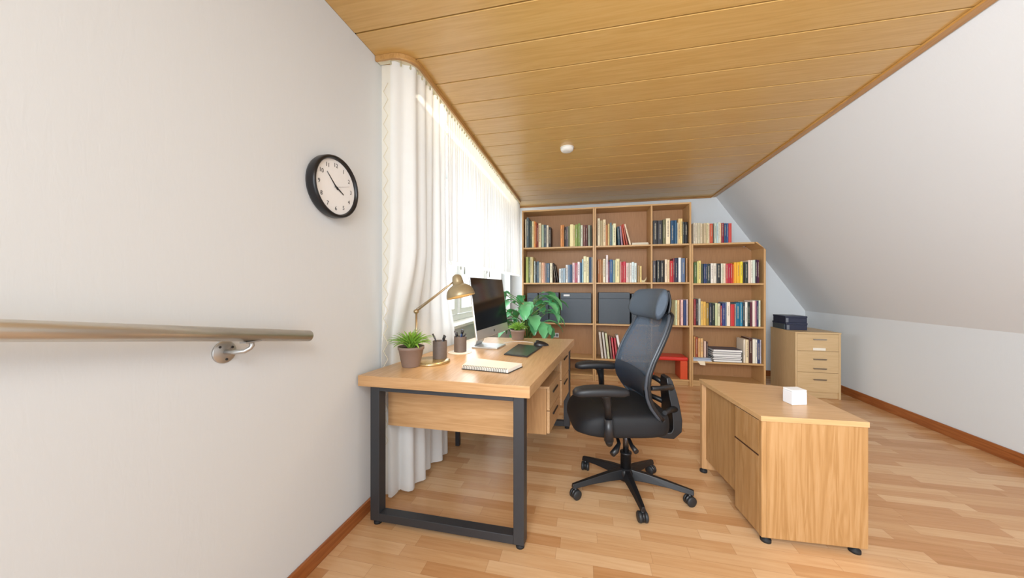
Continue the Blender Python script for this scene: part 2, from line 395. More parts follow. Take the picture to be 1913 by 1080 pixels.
# ------------------------------------------------------------------ wall clock
YK, ZKL, RK = 1.278, 1.645, 0.138
ck = thing('wall_clock', 'round black wall clock with a white dial on the left wall', 'clock', (XL, YK, ZKL))
MX = Matrix.Rotation(PI/2, 3, 'Y')          # lathe axis z -> +x
prof = [(RK*0.97, 0.001), (RK*1.0, 0.012), (RK*1.0, 0.036), (RK*0.985, 0.044), (RK*0.95, 0.048), (RK*0.905, 0.046), (RK*0.88, 0.036), (RK*0.88, 0.030)]
MB().lathe(prof, (XL, YK, ZKL), 64, MX, cap=True).build('case', plain('black_gloss_rim', '15161a', 0.3), ck)
MB().lathe([(RK*0.878, 0.0), (RK*0.878, 0.0325)], (XL, YK, ZKL), 64, MX, smooth=False).build('dial', plain('white_dial', 'f2f4f5', 0.6, var=0.02), ck)
M_INK = plain('dark_ink', '26262a', 0.6)
def textmesh(name, body, size, mat, parent, M, ext=0.0003):
    cu = bpy.data.curves.new('t', 'FONT'); cu.body = body; cu.size = size; cu.align_x = 'CENTER'; cu.align_y = 'CENTER'; cu.extrude = ext
    to = bpy.data.objects.new('t', cu); C.objects.link(to)
    dg = bpy.context.evaluated_depsgraph_get(); me = bpy.data.meshes.new_from_object(to.evaluated_get(dg))
    bpy.data.objects.remove(to); bpy.data.curves.remove(cu)
    me.transform(M); me.materials.clear(); me.materials.append(mat); me.name = name
    o = bpy.data.objects.new(name, me); C.objects.link(o); o.parent = parent; return o
# dial frame: right = +y, up = +z, out = +x
DM = Matrix(((0,0,1,0), (1,0,0,0), (0,1,0,0), (0,0,0,1)))
for h in range(1, 13):
    a = PI/2 - h*PI/6; r = RK*0.70
    textmesh('numeral', str(h), 0.026, M_INK, ck, Matrix.Translation((0.0330, r*math.cos(a), r*math.sin(a))) @ DM)
def hand(name, ang, ln_, w_, x):
    d = (math.cos(ang), math.sin(ang)); n_ = (-d[1], d[0]); b = -ln_*0.18
    p = [(YK+d[0]*b+n_[0]*w_, ZKL+d[1]*b+n_[1]*w_), (YK+d[0]*ln_+n_[0]*w_*0.4, ZKL+d[1]*ln_+n_[1]*w_*0.4), (YK+d[0]*ln_-n_[0]*w_*0.4, ZKL+d[1]*ln_-n_[1]*w_*0.4), (YK+d[0]*b-n_[0]*w_, ZKL+d[1]*b-n_[1]*w_)]
    MB().prism(p, 'X', XL+x, XL+x+0.001).build(name, M_INK, ck)
hand('minute_hand', math.radians(135), 0.076, 0.0034, 0.0345); hand('hour_hand', math.radians(-28), 0.052, 0.0042, 0.036); hand('second_hand', math.radians(17), 0.085, 0.0008, 0.0375)

# ------------------------------------------------------------------ handrail
hr = thing('handrail', 'brushed steel handrail tube mounted along the left wall', 'handrail', (-1.06, 0.6, 1.0))
A = Vector((-1.06, 1.091, 1.0015)); B = Vector((-1.06, 0.391, 1.111)); B = A + (B-A)*2.3
MB().tube([A, A+(B-A)*0.5, B], 0.0212, 40).build('tube', plain('brushed_steel', 'cfcac0', 0.34, 0.75, var=0.03), hr)
rs = Vector((XL, 0.83, 0.985)); M_CAST = plain('satin_bracket', 'c0c0be', 0.35, 0.8)
br = MB().lathe([(0.036, 0), (0.036, 0.004), (0.034, 0.006), (0.012, 0.007)], rs, 32, MX).build('bracket_rosette', M_CAST, hr)
hy = 0.865; hz = 1.0015 + (1.091-hy)*0.157
pts = [rs+Vector((0.005, 0.0, 0.0)), rs+Vector((0.04, 0.006, 0.0)), rs+Vector((0.058, 0.02, 0.001)), rs+Vector((0.068, 0.03, 0.01)), Vector((-1.06, hy, hz-0.035)), Vector((-1.06, hy-0.004, hz-0.019))]
MB().tube(pts, 0.0075, 14).build('bracket_arm', M_CAST, br)
MB().box(-1.073, -1.047, hy-0.03, hy+0.022, hz-0.024, hz-0.019).build('saddle', M_CAST, br)
for dy, dz_ in ((-0.016, 0.018), (0.004, -0.024), (0.022, 0.012)):
    MB().lathe([(0.004, 0.005), (0.004, 0.008)], rs+Vector((0, dy, dz_)), 10, MX).build('screw', plain('dark_screw', '4a4a4a', 0.4, 0.6), br)

# smoke detector
sd = thing('smoke_detector', 'small round white smoke detector on the wooden ceiling', 'smoke detector', (-0.16, 3.04, ZC))
MB().lathe([(0.056, -0.0005), (0.058, -0.02), (0.05, -0.032), (0.03, -0.037), (0.0, -0.038)], (-0.16, 3.04, ZC), 36).build('body', plain('detector_white', 'ecebe6', 0.5), sd)
MB().lathe([(0.062, -0.0003), (0.062, -0.008)], (-0.16, 3.04, ZC), 36, smooth=False).build('mounting_ring', plain('detector_ring', 'e0ddd4', 0.5), sd)

# ------------------------------------------------------------------ desk
DQ = [(-1.116, 1.4515), (-0.2405, 1.451), (-0.090, 2.879), (-0.950, 2.82)]
def dq(x, y, z):
    a, b = x/0.88, y/1.43; p = [DQ[0], DQ[1], DQ[2], DQ[3]]
    X = (1-b)*((1-a)*p[0][0]+a*p[1][0]) + b*((1-a)*p[3][0]+a*p[2][0])
    Y = (1-b)*((1-a)*p[0][1]+a*p[1][1]) + b*((1-a)*p[3][1]+a*p[2][1])
    return (X, Y, z)
desk = thing('desk', 'large oak-topped desk with black steel loop legs by the window', 'desk', (-0.6, 2.15, 0))
DT = 0.75
MB().box(0, 0.88, 0, 1.43, DT-0.054, DT).warp(dq).build('desktop', M_DESK, desk, bevel=0.002)
MB().box(0.001, 0.879, -0.0015, -0.0002, DT-0.053, DT-0.001).warp(dq).build('edge_band', M_DESKX, desk)
def loop(y0):
    z1 = DT-0.0545; m = MB(); w_ = 0.05; a, b = 0.06, 0.82+0.03
    m.box(a, a+w_, y0, y0+w_, 0.022, z1); m.box(b-w_, b, y0, y0+w_, 0.022, z1)
    m.box(a+w_, b-w_, y0, y0+w_, 0.022, 0.062); m.box(a+w_, b-w_, y0, y0+w_, z1-0.022, z1)
    f = m.warp(dq).build('leg_frame', M_STEEL, desk, bevel=0.002)
    for x in (a+0.025, b-0.025):
        p = dq(x, y0+0.025, 0); MB().lathe([(0.02, 0), (0.02, 0.01), (0.009, 0.012), (0.009, 0.023)], p, 18).build('levelling_foot', M_RUBBER, f)
loop(0.012); loop(1.36)
p = dq(0.07, 0.93, 0); MB().box(p[0]-0.015, p[0]+0.015, p[1]-0.015, p[1]+0.015, 0, DT-0.055).build('support_leg', M_STEEL, desk)
MB().box(0.055, 0.82, 0.155, 0.175, 0.445, DT-0.0545).warp(dq).build('modesty_panel', M_DESKX, desk, bevel=0.001)
def pedestal(y0, y1, z0, z1, nd, name):
    x0, x1 = 0.42, 0.845
    ped = MB().box(x0, x1-0.014, y0, y1, z0, z1).warp(dq).build(name, M_DESKZ, desk, bevel=0.001)
    MB().box(x0-0.002, x1+0.006, y0-0.004, y1+0.004, z1+0.0003, z1+0.014 if z1 < 0.65 else z1+0.0005).warp(dq).build('pedestal_top', M_DESK, ped, bevel=0.001)
    h = (z1-z0)/nd
    for i in range(nd):
        a, b = z0+i*h+0.003, z0+(i+1)*h-0.003
        d = MB().box(x1-0.0135, x1+0.004, y0+0.012, y1-0.012, a, b).warp(dq).build('drawer_front', M_DESK, ped, bevel=0.0015)
        yc = (y0+y1)/2; zc = b-0.045
        MB().box(x1+0.0042, x1+0.012, yc-0.075, yc+0.075, zc-0.007, zc+0.005).warp(dq).build('drawer_handle', M_BLACK, d, bevel=0.003)
    return ped
pedestal(0.555, 0.925, 0.295, 0.575, 2, 'hanging_pedestal'); pedestal(0.975, 1.33, 0.325, DT-0.056, 2, 'rear_pedestal')

# ------------------------------------------------------------------ things on the desk
def on_desk(u, v): p = on_z(u, v, DT); return p[0], p[1]
M_POT = plain('taupe_pot', '8a7468', 0.55); M_SOIL = plain('potting_soil', '30241c', 0.95, var=0.4, scale=150, bump=0.5)
M_LEAF = plain('fresh_green_leaf', '86b444', 0.42, var=0.35, scale=18); M_LEAF2 = plain('deep_green_leaf', '68b67c', 0.3, var=0.25, scale=12)
def succulent(loc, label, r0, r1, h, lh, n, seed, sc=1.0):
    t = thing('potted_plant', label, 'plant', loc, group=None); x, y, z = loc
    MB().lathe([(r0, 0.0), (r0*1.03, 0.004), (r1*0.97, h-0.018), (r1*1.03, h-0.016), (r1*1.04, h), (r1*0.95, h), (r1*0.9, h-0.02), (r0*0.85, 0.012), (0.0, 0.012)], loc, 40).build('pot', M_POT, t)
    MB().lathe([(0.0, h-0.012), (r1*0.5, h-0.010), (r1*0.91, h-0.014), (r1*0.88, h-0.02), (0, h-0.02)], loc, 24).build('soil', M_SOIL, t)
    rr = random.Random(seed); m = MB()
    for i in range(n):
        ang = i*2.39996+rr.uniform(-.2, .2); q = (i+0.5)/n; lean = 0.15+1.15*q**0.8; L = lh*(0.75+0.35*rr.random())*(0.9+0.3*q); w_ = 0.0075*sc
        d = Vector((math.cos(ang), math.sin(ang), 0)); sd_ = Vector((-d.y, d.x, 0)); base = Vector((x, y, z+h-0.012))+d*r1*0.25*q
        p = base.copy(); el = PI/2-lean*0.55; cs_ = []
        ns = 7
        for k in range(ns+1):
            f = k/ns; cs_.append((p.copy(), w_*(0.75+1.0*f)*(1-f)**0.55 if f < 1 else 0.0004, el))
            p = p+(d*math.cos(el)+Vector((0,0,1))*math.sin(el))*L/ns; el -= lean*0.17+0.02
        vs = []
        for (c_, ww, e_) in cs_:
            nrm = -d*math.sin(e_)+Vector((0,0,1))*math.cos(e_)
            ww = max(ww, 0.0004); vs += [c_-sd_*ww+nrm*ww*0.35, c_-nrm*ww*0.25, c_+sd_*ww+nrm*ww*0.35, c_+nrm*ww*0.15]
        fs = [(k*4+j, k*4+(j+1) % 4, (k+1)*4+(j+1) % 4, (k+1)*4+j) for k in range(ns) for j in range(4)]
        m.add(vs, fs, True)
    m.build('foliage', M_LEAF, t)
    return t
X, Y = on_desk(768, 684); succulent((X, Y, DT), 'spiky green succulent in a taupe pot at the near corner of the desk', 0.048, 0.070, 0.113, 0.122, 74, 1, 1.05)
succulent((-0.560, 2.755, DT), 'small spiky plant in a taupe pot beside the monitor', 0.048, 0.062, 0.085, 0.092, 75, 2, 1.15)
# desk lamp
lb = (-0.888, 1.80); lamp = thing('desk_lamp', 'brass-coloured desk lamp with a domed shade, switched on', 'lamp', (lb[0], lb[1], DT))
M_BRASS = plain('champagne_metal', 'b09a78', 0.3, 0.75); M_SHADE = plain('khaki_enamel', 'a09070', 0.35, 0.35)
MB().lathe([(0.108, 0), (0.11, 0.003), (0.109, 0.011), (0.104, 0.0148), (0, 0.0149)], (lb[0], lb[1], DT), 48).build('base', plain('brass_base', 'c8b080', 0.25, 0.8), lamp)
pp = Vector((-0.972, 1.765, DT)); kn = Vector((-0.968, 1.768, 1.052))
MB().tube([pp+Vector((0.004, 0, 0.013)), kn], 0.006, 14).build('pole', M_BRASS, lamp)
MB().lathe([(0.0, -0.014), (0.012, -0.012), (0.014, 0), (0.012, 0.012), (0, 0.014)], kn, 18, Matrix.Rotation(PI/2, 3, 'X')).build('elbow_joint', M_BRASS, lamp)
hd = Vector((-0.785, 1.872, 1.222))
am = MB().tube([kn, kn+(hd-kn)*0.93, hd], 0.0055, 12); am.tube([kn+Vector((0,0,0.014)), kn+(hd-kn)*0.5+Vector((0,0,0.008)), hd+Vector((0,0,0.004))], 0.0022, 8); am.build('arm', M_BRASS, lamp)
ax = Vector((-0.25, 0.03, 1)).normalized(); RM = Vector((0,0,1)).rotation_difference(ax).to_matrix()
sc_ = Vector((-0.735, 1.886, 1.137))
prof = [(0.086, 0.0), (0.087, 0.004), (0.084, 0.022), (0.078, 0.040), (0.066, 0.058), (0.048, 0.070), (0.035, 0.077), (0.0335, 0.092), (0.032, 0.110), (0.028, 0.126), (0.017, 0.137), (0.0, 0.141)]
inn = [(0.0, 0.10), (0.025, 0.098), (0.026, 0.076), (0.04, 0.066), (0.057, 0.054), (0.072, 0.038), (0.080, 0.02), (0.083, 0.0), (0.086, 0.0)]
sh = MB().lathe(inn+prof[1:], sc_, 48, RM).build('shade', M_SHADE, lamp)
MB().tube([hd, hd+Vector((0.022, 0.004, 0.006))], 0.007, 12).build('shade_joint', M_BRASS, lamp)
MB().lathe([(0, -0.030), (0.018, -0.024), (0.026, -0.006), (0.024, 0.012), (0.014, 0.03), (0.013, 0.05), (0, 0.052)], sc_+RM @ Vector((0,0,0.038)), 24, RM).build('bulb', emit('lit_bulb', 'ffdca0', 30.0), lamp)
# pencil cups
M_CUP = plain('grey_brown_cup', '6a5e58', 0.5, var=0.15, scale=60)
def cup(loc, label, pens):
    t = thing('pencil_cup', label, 'cup', loc); r, h = 0.0425, 0.104
    MB().lathe([(r, 0), (r, h), (r-0.003, h), (r-0.003, 0.004), (0, 0.004)], loc, 36, smooth=False).build('cup_body', M_CUP, t)
    return t
c1 = (-0.860, 1.857, DT+0.0152); cup(c1, 'grey-brown pen cup standing on the lamp base', 0)
c2 = (-0.838, 2.135, DT+0.0032); cup(c2, 'grey-brown pen cup standing on a thin white coaster', 0)
def pen(name, c, off, tip, col, rad, label, shape='pen'):
    a = Vector((c[0]+off[0], c[1]+off[1], c[2]+0.008)); b = Vector((c[0]+tip[0], c[1]+tip[1], c[2]+tip[2]))
    t = thing(name, label, 'pen' if name == 'pen' else 'scissors', a); d = (b-a).normalized()
    MB().tube([a+d*0.004, a+d*0.012, b-d*0.008, b], [rad*0.35, rad, rad, rad*0.8], 10).build('barrel', plain('pen_'+col, col, 0.4), t)
    MB().tube([b-d*0.030, b-d*0.001], rad*1.18, 10).build('cap', plain('cap_'+col, '202024' if col != '202024' else '606068', 0.35), t)
pen('pen', c1, (0.020, -0.004), (-0.045, -0.005, 0.146), '5a3a28', 0.0042, 'brown pen leaning left out of the cup on the lamp base')
pen('pen', c1, (0.012, -0.012), (-0.024, -0.028, 0.138), '202024', 0.0038, 'black pen nearest the front left of the cup on the lamp base')
pen('pen', c1, (-0.016, 0.004), (0.024, 0.012, 0.140), '8a8a90', 0.0042, 'grey pen leaning right out of the cup on the lamp base')
pen('pen', c1, (-0.006, -0.016), (0.040, -0.010, 0.138), '303238', 0.0048, 'thick dark pen at the right rim of the cup on the lamp base')
pen('pen', c2, (0.020, 0.006), (-0.042, 0.0, 0.140), '202024', 0.0052, 'thick black pen leaning left in the coaster cup')
pen('pen', c2, (0.010, -0.014), (-0.016, -0.024, 0.136), '6c6c70', 0.0036, 'thin grey pen in the front of the coaster cup')
pen('pen', c2, (-0.010, 0.010), (0.008, 0.014, 0.150), '5c88c8', 0.0048, 'light blue pen standing upright in the coaster cup')
pen('pen', c2, (-0.016, -0.004), (0.024, -0.004, 0.150), '1c2c58', 0.0052, 'navy pen leaning right in the coaster cup')
pen('pen', c2, (-0.014, -0.014), (0.046, -0.016, 0.128), '38383c', 0.0034, 'thin dark pen lowest at the right rim of the coaster cup')
tag(MB().lathe([(0.0, 0.0002), (0.078, 0.0002), (0.08, 0.0015), (0.078, 0.003), (0, 0.003)], (-0.835, 2.12, DT), 48).build('coaster', plain('white_coaster', 'ece8e0', 0.35)), 'thin round white coaster under the rear pen cup', 'coaster')
# monitor
M_ALU = plain('silver_aluminium', 'd4d6d8', 0.3, 0.55, var=0.02)
mon = thing('computer_monitor', 'thin black-screened all-in-one computer on a silver stand', 'monitor', (-0.735, 2.365, DT))
ml = Vector((-0.687, 2.06, 0)); mr_ = Vector((-0.625, 2.67, 0)); wd = (mr_-ml).normalized(); fr_ = Vector((wd.y, -wd.x, 0))
tilt = math.radians(7.5); upv = (Vector((0,0,1))*math.cos(tilt) - fr_*math.sin(tilt)); nv = wd.cross(upv).normalized()
if nv.dot(fr_) < 0: nv = -nv
MM = Matrix((wd, upv, nv)).transposed()
c0 = (ml+mr_)/2; W_ = (mr_-ml).length; bot, top = 0.845, 1.258; hh = (top-bot)/math.cos(tilt)
cc = Vector((c0.x, c0.y, bot))+upv*hh/2
MB().obox(cc-nv*0.006, (W_+0.012, hh+0.006, 0.012), MM).build('housing', M_ALU, mon, bevel=0.004)
bl = MB(); bl.grid(lambda u, v: cc - nv*(0.0125+0.030*(1-(2*u-1)**2)*(1-(2*v-1)**2)) + wd*(u-.5)*W_*0.98 + upv*(v-.5)*hh*0.98, 12, 12)
bl.build('rear_shell', M_ALU, mon)
chin = 0.062
MB().obox(cc+nv*0.0006+upv*(chin/2), (W_+0.004, hh-chin, 0.0022), MM).build('screen', plain('screen_black', '0c0e12', 0.12, var=0.02), mon, bevel=0.001)
MB().lathe([(0.0, 0), (0.009, 0), (0.009, 0.001)], cc+nv*0.0004-upv*(hh/2-chin/2), 20, MM).build('chin_logo', plain('dark_logo', '303236', 0.4), mon)
st = MB()
sp0 = Vector((c0.x, c0.y, DT))-fr_*0.14
prof = [(-0.14, 0.0115), (-0.125, 0.03), (-0.085, 0.17), (-0.060, 0.225)]
for (a, b) in zip(prof, prof[1:]):
    pa = Vector((c0.x, c0.y, DT))+fr_*a[0]; pb = Vector((c0.x, c0.y, DT))+fr_*b[0]
    vs = [pa-wd*0.07+Vector((0,0,a[1])), pa+wd*0.07+Vector((0,0,a[1])), pb+wd*0.06+Vector((0,0,b[1])), pb-wd*0.06+Vector((0,0,b[1]))]
    vs += [q+fr_*0.006 for q in vs]; st.add(vs, [(0,1,2,3), (4,7,6,5), (0,4,5,1), (2,6,7,3), (0,3,7,4), (1,5,6,2)])
st.build('stand_neck', M_ALU, mon)
MB().obox(Vector((c0.x, c0.y, DT+0.006))-fr_*0.045, (0.19, 0.20, 0.0115), Matrix((wd, fr_, Vector((0,0,1)))).transposed()).build('stand_foot', M_ALU, mon, bevel=0.004)
# tablet, mouse, notebook, cable
def slab(name, label, cat, corners, th, mat, z0=DT, bevel=0.003):
    t = thing(name, label, cat, (sum(c[0] for c in corners)/4, sum(c[1] for c in corners)/4, z0))
    return t
tc = [on_desk(941, 663.5), on_desk(985, 668.5), on_desk(1013.5, 648.8), on_desk(968, 644.5)]
t = slab('tablet', 'thin black tablet lying on the desk in front of the monitor', 'tablet', tc, 0.01, None)
MB().prism(tc, 'Z', DT+0.0003, DT+0.008).build('body', plain('tablet_dark', '2a2c30', 0.4), t, bevel=0.003)
ctr = (sum(c[0] for c in tc)/4, sum(c[1] for c in tc)/4)
MB().prism([(ctr[0]+(c[0]-ctr[0])*0.93, ctr[1]+(c[1]-ctr[1])*0.93) for c in tc], 'Z', DT+0.0081, DT+0.0088).build('glass_face', plain('tablet_face', '34363a', 0.25), t)
mx_, my_ = on_desk(1011, 645.5); ms = thing('computer_mouse', 'black computer mouse at the rear right of the desk', 'mouse', (mx_, my_, DT), math.radians(8))
def mouse_fn(zs):
    def fn(u, v):
        ang = 2*PI*u; ph = PI/2*v; x = 0.058*math.cos(ang)*math.cos(ph); y = 0.034*math.sin(ang)*math.cos(ph)*(1-0.12*math.cos(ang)); z = 0.034*math.sin(ph)*(1-0.35*(x/0.058)) if True else 0
        return (x, y, 0.001+max(z, 0))
    return fn
MB().grid(mouse_fn(1), 32, 10).build('shell', plain('mouse_black', '1a1a1e', 0.35), ms, local=True)
MB().tube([(-0.040, 0, 0.0335), (-0.026, 0, 0.0375), (-0.018, 0, 0.0355)], 0.0035, 8).build('scroll_wheel', M_RUBBER, ms, local=True)
nc = [on_desk(862, 690), on_desk(950, 698.5), on_desk(977, 686), on_desk(880, 674.5)]
nb = thing('notebook', 'white-paged spiral notebook lying near the front of the desk', 'notebook', ((nc[0][0]+nc[2][0])/2, (nc[0][1]+nc[2][1])/2, DT))
nctr = (sum(c[0] for c in nc)/4, sum(c[1] for c in nc)/4)
def shr(k): return [(nctr[0]+(c[0]-nctr[0])*k, nctr[1]+(c[1]-nctr[1])*k) for c in nc]
MB().prism(shr(1.0), 'Z', DT+0.0003, DT+0.003).build('back_cover', plain('notebook_cover', '3a3634', 0.6), nb, bevel=0.001)
MB().prism(shr(0.965), 'Z', DT+0.0032, DT+0.019).build('pages', plain('notebook_paper', 'f2eee4', 0.85, var=0.02), nb, bevel=0.001)
MB().prism(shr(0.975), 'Z', DT+0.0192, DT+0.0206).build('top_cover', plain('notebook_top', 'f4f0e8', 0.7, var=0.02), nb)
a, b = Vector(nc[0]+(0,)), Vector(nc[1]+(0,)); dn = (b-a).normalized(); pn = Vector((dn.y, -dn.x, 0))
if pn.dot(Vector((nctr[0], nctr[1], 0))-a) > 0: pn = -pn
sp = MB(); n_ = 26
for i in range(n_):
    c_ = a+(b-a)*(0.05+0.9*i/(n_-1)) + Vector((0,0,DT+0.0122)) - pn*0.004
    sp.tube([c_+(pn*math.cos(q)+Vector((0,0,1))*math.sin(q))*0.0112 for q in [k*2*PI/12 for k in range(13)]], 0.0012, 5)
sp.build('spiral_binding', plain('binding_wire', '3a3634', 0.4, 0.3), nb)
cp = []
for i in range(40):
    f = i/39; p = on_desk(942+(996-942)*f, 641.5-3.2*math.sin(f*3.0)); cp.append((p[0], p[1], DT+0.0025))
tag(MB().tube(cp, 0.0022, 6).build('cable', plain('white_cable', 'ebe9e4', 0.5)), 'thin white cable on the desk between the monitor and the mouse', 'cable')

# ------------------------------------------------------------------ leafy plant behind the desk
bp_ = (-0.60, 3.45); big = thing('leafy_plant', 'tall broad-leaved green houseplant between the desk and the left bookcase', 'plant', (bp_[0], bp_[1], 0))
MB().lathe([(0.13, 0), (0.135, 0.01), (0.175, 0.30), (0.18, 0.32), (0.165, 0.32), (0.16, 0.29), (0.12, 0.02), (0, 0.02)], (bp_[0], bp_[1], 0), 36).build('planter', plain('white_planter', 'd8d4cc', 0.5), big)
MB().lathe([(0.0, 0.285), (0.158, 0.280), (0.15, 0.27), (0, 0.27)], (bp_[0], bp_[1], 0), 24).build('soil', M_SOIL, big)
rr = random.Random(11); lf = MB(); sm_ = MB()
for i in range(58):
    h0 = 0.74+0.40*rr.random(); ang = i*2.39996; r0 = 0.10+0.17*rr.random()
    d = Vector((math.cos(ang), math.sin(ang), 0)); base = Vector((bp_[0], bp_[1], 0.28)); node = Vector((bp_[0]+d.x*0.03, bp_[1]+d.y*0.03, h0-0.14))
    att = Vector((bp_[0], bp_[1], h0))+d*r0
    if att.x < -0.86: att.x = -0.86
    if i % 3 == 0: sm_.tube([base+d*0.02, (base+node)/2+d*0.02, node, att], 0.004, 6)
    else: sm_.tube([node, (node+att)/2+Vector((0,0,0.03)), att], 0.003, 6)
    L = 0.19+0.08*rr.random(); w_ = L*0.33; el = rr.uniform(-0.2, 0.5); sdv = Vector((-d.y, d.x, 0)); p = att.copy(); rows = []
    ns = 8
    for k in range(ns+1):
        f = k/ns; nrm = -d*math.sin(el)+Vector((0,0,1))*math.cos(el); ww = w_*math.sin(PI*min(f*0.92+0.04, 1))**0.75*(1-0.35*f)
        if k % 2 and 0 < k < ns: ww *= 0.80
        q = p.copy(); q.x = max(q.x, -0.885)
        rows.append([q-sdv*ww+nrm*ww*0.25, q-sdv*ww*0.5+nrm*ww*0.05, q, q+sdv*ww*0.5+nrm*ww*0.05, q+sdv*ww+nrm*ww*0.25])
        p = p+(d*math.cos(el)+Vector((0,0,1))*math.sin(el))*L/ns; el -= 0.20
    vs = [Vector((max(v_.x, -0.885), min(v_.y, 4.28), max(v_.z, 0.36))) for r_ in rows for v_ in r_]
    lf.add(vs, [(k*5+j, k*5+j+1, (k+1)*5+j+1, (k+1)*5+j) for k in range(ns) for j in range(4)], True)
sm_.build('stems', plain('green_stem', '5c7a3c', 0.6), big); lf.build('foliage', M_LEAF2, big, fixn=False)

# ------------------------------------------------------------------ bookcases
YS, BD = 4.35, 0.30        # front plane and depth
TH = 0.020
xA0, xA1 = XatY(975, YS), XatY(1110.6, YS); xB1 = XatY(1291.6, YS); xP = XatY(1217.5, YS); xC1 = XatY(1431, YS)
ZT = 2.228
SA = [0.732, 1.259, 1.730]; S4 = 0.284; ZPL = 0.075
def carcass(name, label, x0, x1, zt, shelves, parts=(), cut=0.0, back=True, xparts=()):
    t = thing(name, label, 'bookcase', ((x0+x1)/2, YS+BD/2, 0)); x0 += 0.001; x1 -= 0.001
    MB().box(x0, x0+TH, YS, YS+BD, 0, zt).build('side_panel', M_SHELF, t, bevel=0.001)
    if cut: MB().prism([(x1-TH, 0), (x1, 0), (x1, zt-cut), (x1-TH, zt-cut+TH)], 'Y', YS, YS+BD).build('side_panel', M_SHELF, t, bevel=0.001)
    else: MB().box(x1-TH, x1, YS, YS+BD, 0, zt).build('side_panel', M_SHELF, t, bevel=0.001)
    if cut:
        MB().prism([(x1-TH, zt-cut+TH+0.0005), (x1-0.0005, zt-cut+0.0005), (x1-cut*0.95, zt-0.0005), (x1-cut*0.95-TH*1.3, zt-0.0005)], 'Y', YS, YS+BD).build('slanted_panel', M_SHELF, t)
        MB().box(x0+TH, x1-cut*0.95-TH*1.35, YS, YS+BD, zt-TH, zt).build('top_panel', M_SHELFX, t, bevel=0.001)
    else: MB().box(x0+TH, x1-TH, YS, YS+BD, zt-TH, zt).build('top_panel', M_SHELFX, t, bevel=0.001)
    for i, (a, b, z) in enumerate(shelves):
        MB().box(a, b, YS+0.004, YS+BD-0.008, z-TH, z).build('shelf', M_SHELFX, t, bevel=0.001)
    MB().box(x0+TH, x1-TH, YS+0.03, YS+0.045, 0.001, ZPL-TH-0.0005).build('plinth', M_SHELFX, t)
    bx0_, bx1_ = x0+TH+0.0003, x1-TH-0.0003
    MB().prism([(bx0_, ZPL), (bx1_, ZPL), (bx1_, zt-cut+TH*0.8 if cut else zt-TH-0.002), (bx1_-cut*0.95+TH*0.8 if cut else bx1_, zt-TH-0.001), (bx0_, zt-TH-0.001)], 'Y', YS+BD-0.007, YS+BD-0.001).build('back_panel', M_BACK, t)
    for (xp, z0, z1) in xparts: MB().box(xp-TH/2, xp+TH/2, YS+0.002, YS+BD-0.008, z0, z1).build('partition', M_SHELF, t, bevel=0.001)
    return t
e = 0.0012
bcA = carcass('bookcase', 'tall single beech bookcase at the left, beside the window', xA0, xA1, ZT,
    [(xA0+TH+e, xA1-TH-e, z) for z in (ZPL, S4, *SA)])
bcB = carcass('bookcase', 'tall double beech bookcase in the middle, behind the office chair', xA1, xB1, ZT,
    [(xA1+TH+e, xP-TH/2, z) for z in (S4, *SA)] + [(xP+TH/2, xB1-TH-e, z) for z in SA] + [(xA1+TH+e, xB1-TH-e, ZPL)], xparts=[(xP, ZPL, ZT-TH)])
ZC4 = 1.725; SC = [0.307, 0.738, 1.246]
bcC = carcass('bookcase', 'lower beech bookcase on the right, its corner cut for the sloping wall', xB1, xC1, ZC4,
    [(xB1+TH+e, xC1-TH-e, z) for z in (ZPL, *SC)], cut=0.092)

# ------------------------------------------------------------------ books
import colorsys
def cname(h):
    r, g, b = [int(h[i:i+2], 16)/255 for i in (0, 2, 4)]
    hh_, s, v = colorsys.rgb_to_hsv(r, g, b); hd_ = hh_*360
    if v < 0.2: return 'black'
    if s < 0.12: return 'white' if v > 0.86 else 'light grey' if v > 0.7 else 'grey' if v > 0.4 else 'charcoal'
    if s < 0.32 and v > 0.75: return 'cream' if 20 < hd_ < 75 else 'pale green' if hd_ < 170 and hd_ >= 75 else 'pale blue' if 170 <= hd_ < 260 else 'pale pink'
    if hd_ < 14 or hd_ > 335: return 'dark red' if v < 0.6 else 'red' if s > 0.5 else 'pink'
    if hd_ < 42: return 'dark brown' if v < 0.42 else 'brown' if v < 0.72 else 'orange' if s > 0.5 else 'tan'
    if hd_ < 66: return 'olive' if v < 0.6 else 'yellow' if s > 0.45 else 'beige'
    if hd_ < 170: return 'dark green' if v < 0.45 else 'green'
    if hd_ < 200: return 'dark teal' if v < 0.4 else 'teal'
    if hd_ < 260: return 'navy blue' if v < 0.5 else 'blue'
    return 'dark purple' if v < 0.5 else 'purple'
ORD = ['first', 'second', 'third', 'fourth', 'fifth', 'sixth', 'seventh', 'eighth', 'ninth', 'tenth', 'eleventh', 'twelfth', 'thirteenth', 'fourteenth', 'fifteenth', 'sixteenth', 'seventeenth', 'eighteenth', 'nineteenth', 'twentieth',
       'twenty-first', 'twenty-second', 'twenty-third', 'twenty-fourth', 'twenty-fifth', 'twenty-sixth', 'twenty-seventh', 'twenty-eighth', 'twenty-ninth', 'thirtieth', 'thirty-first']
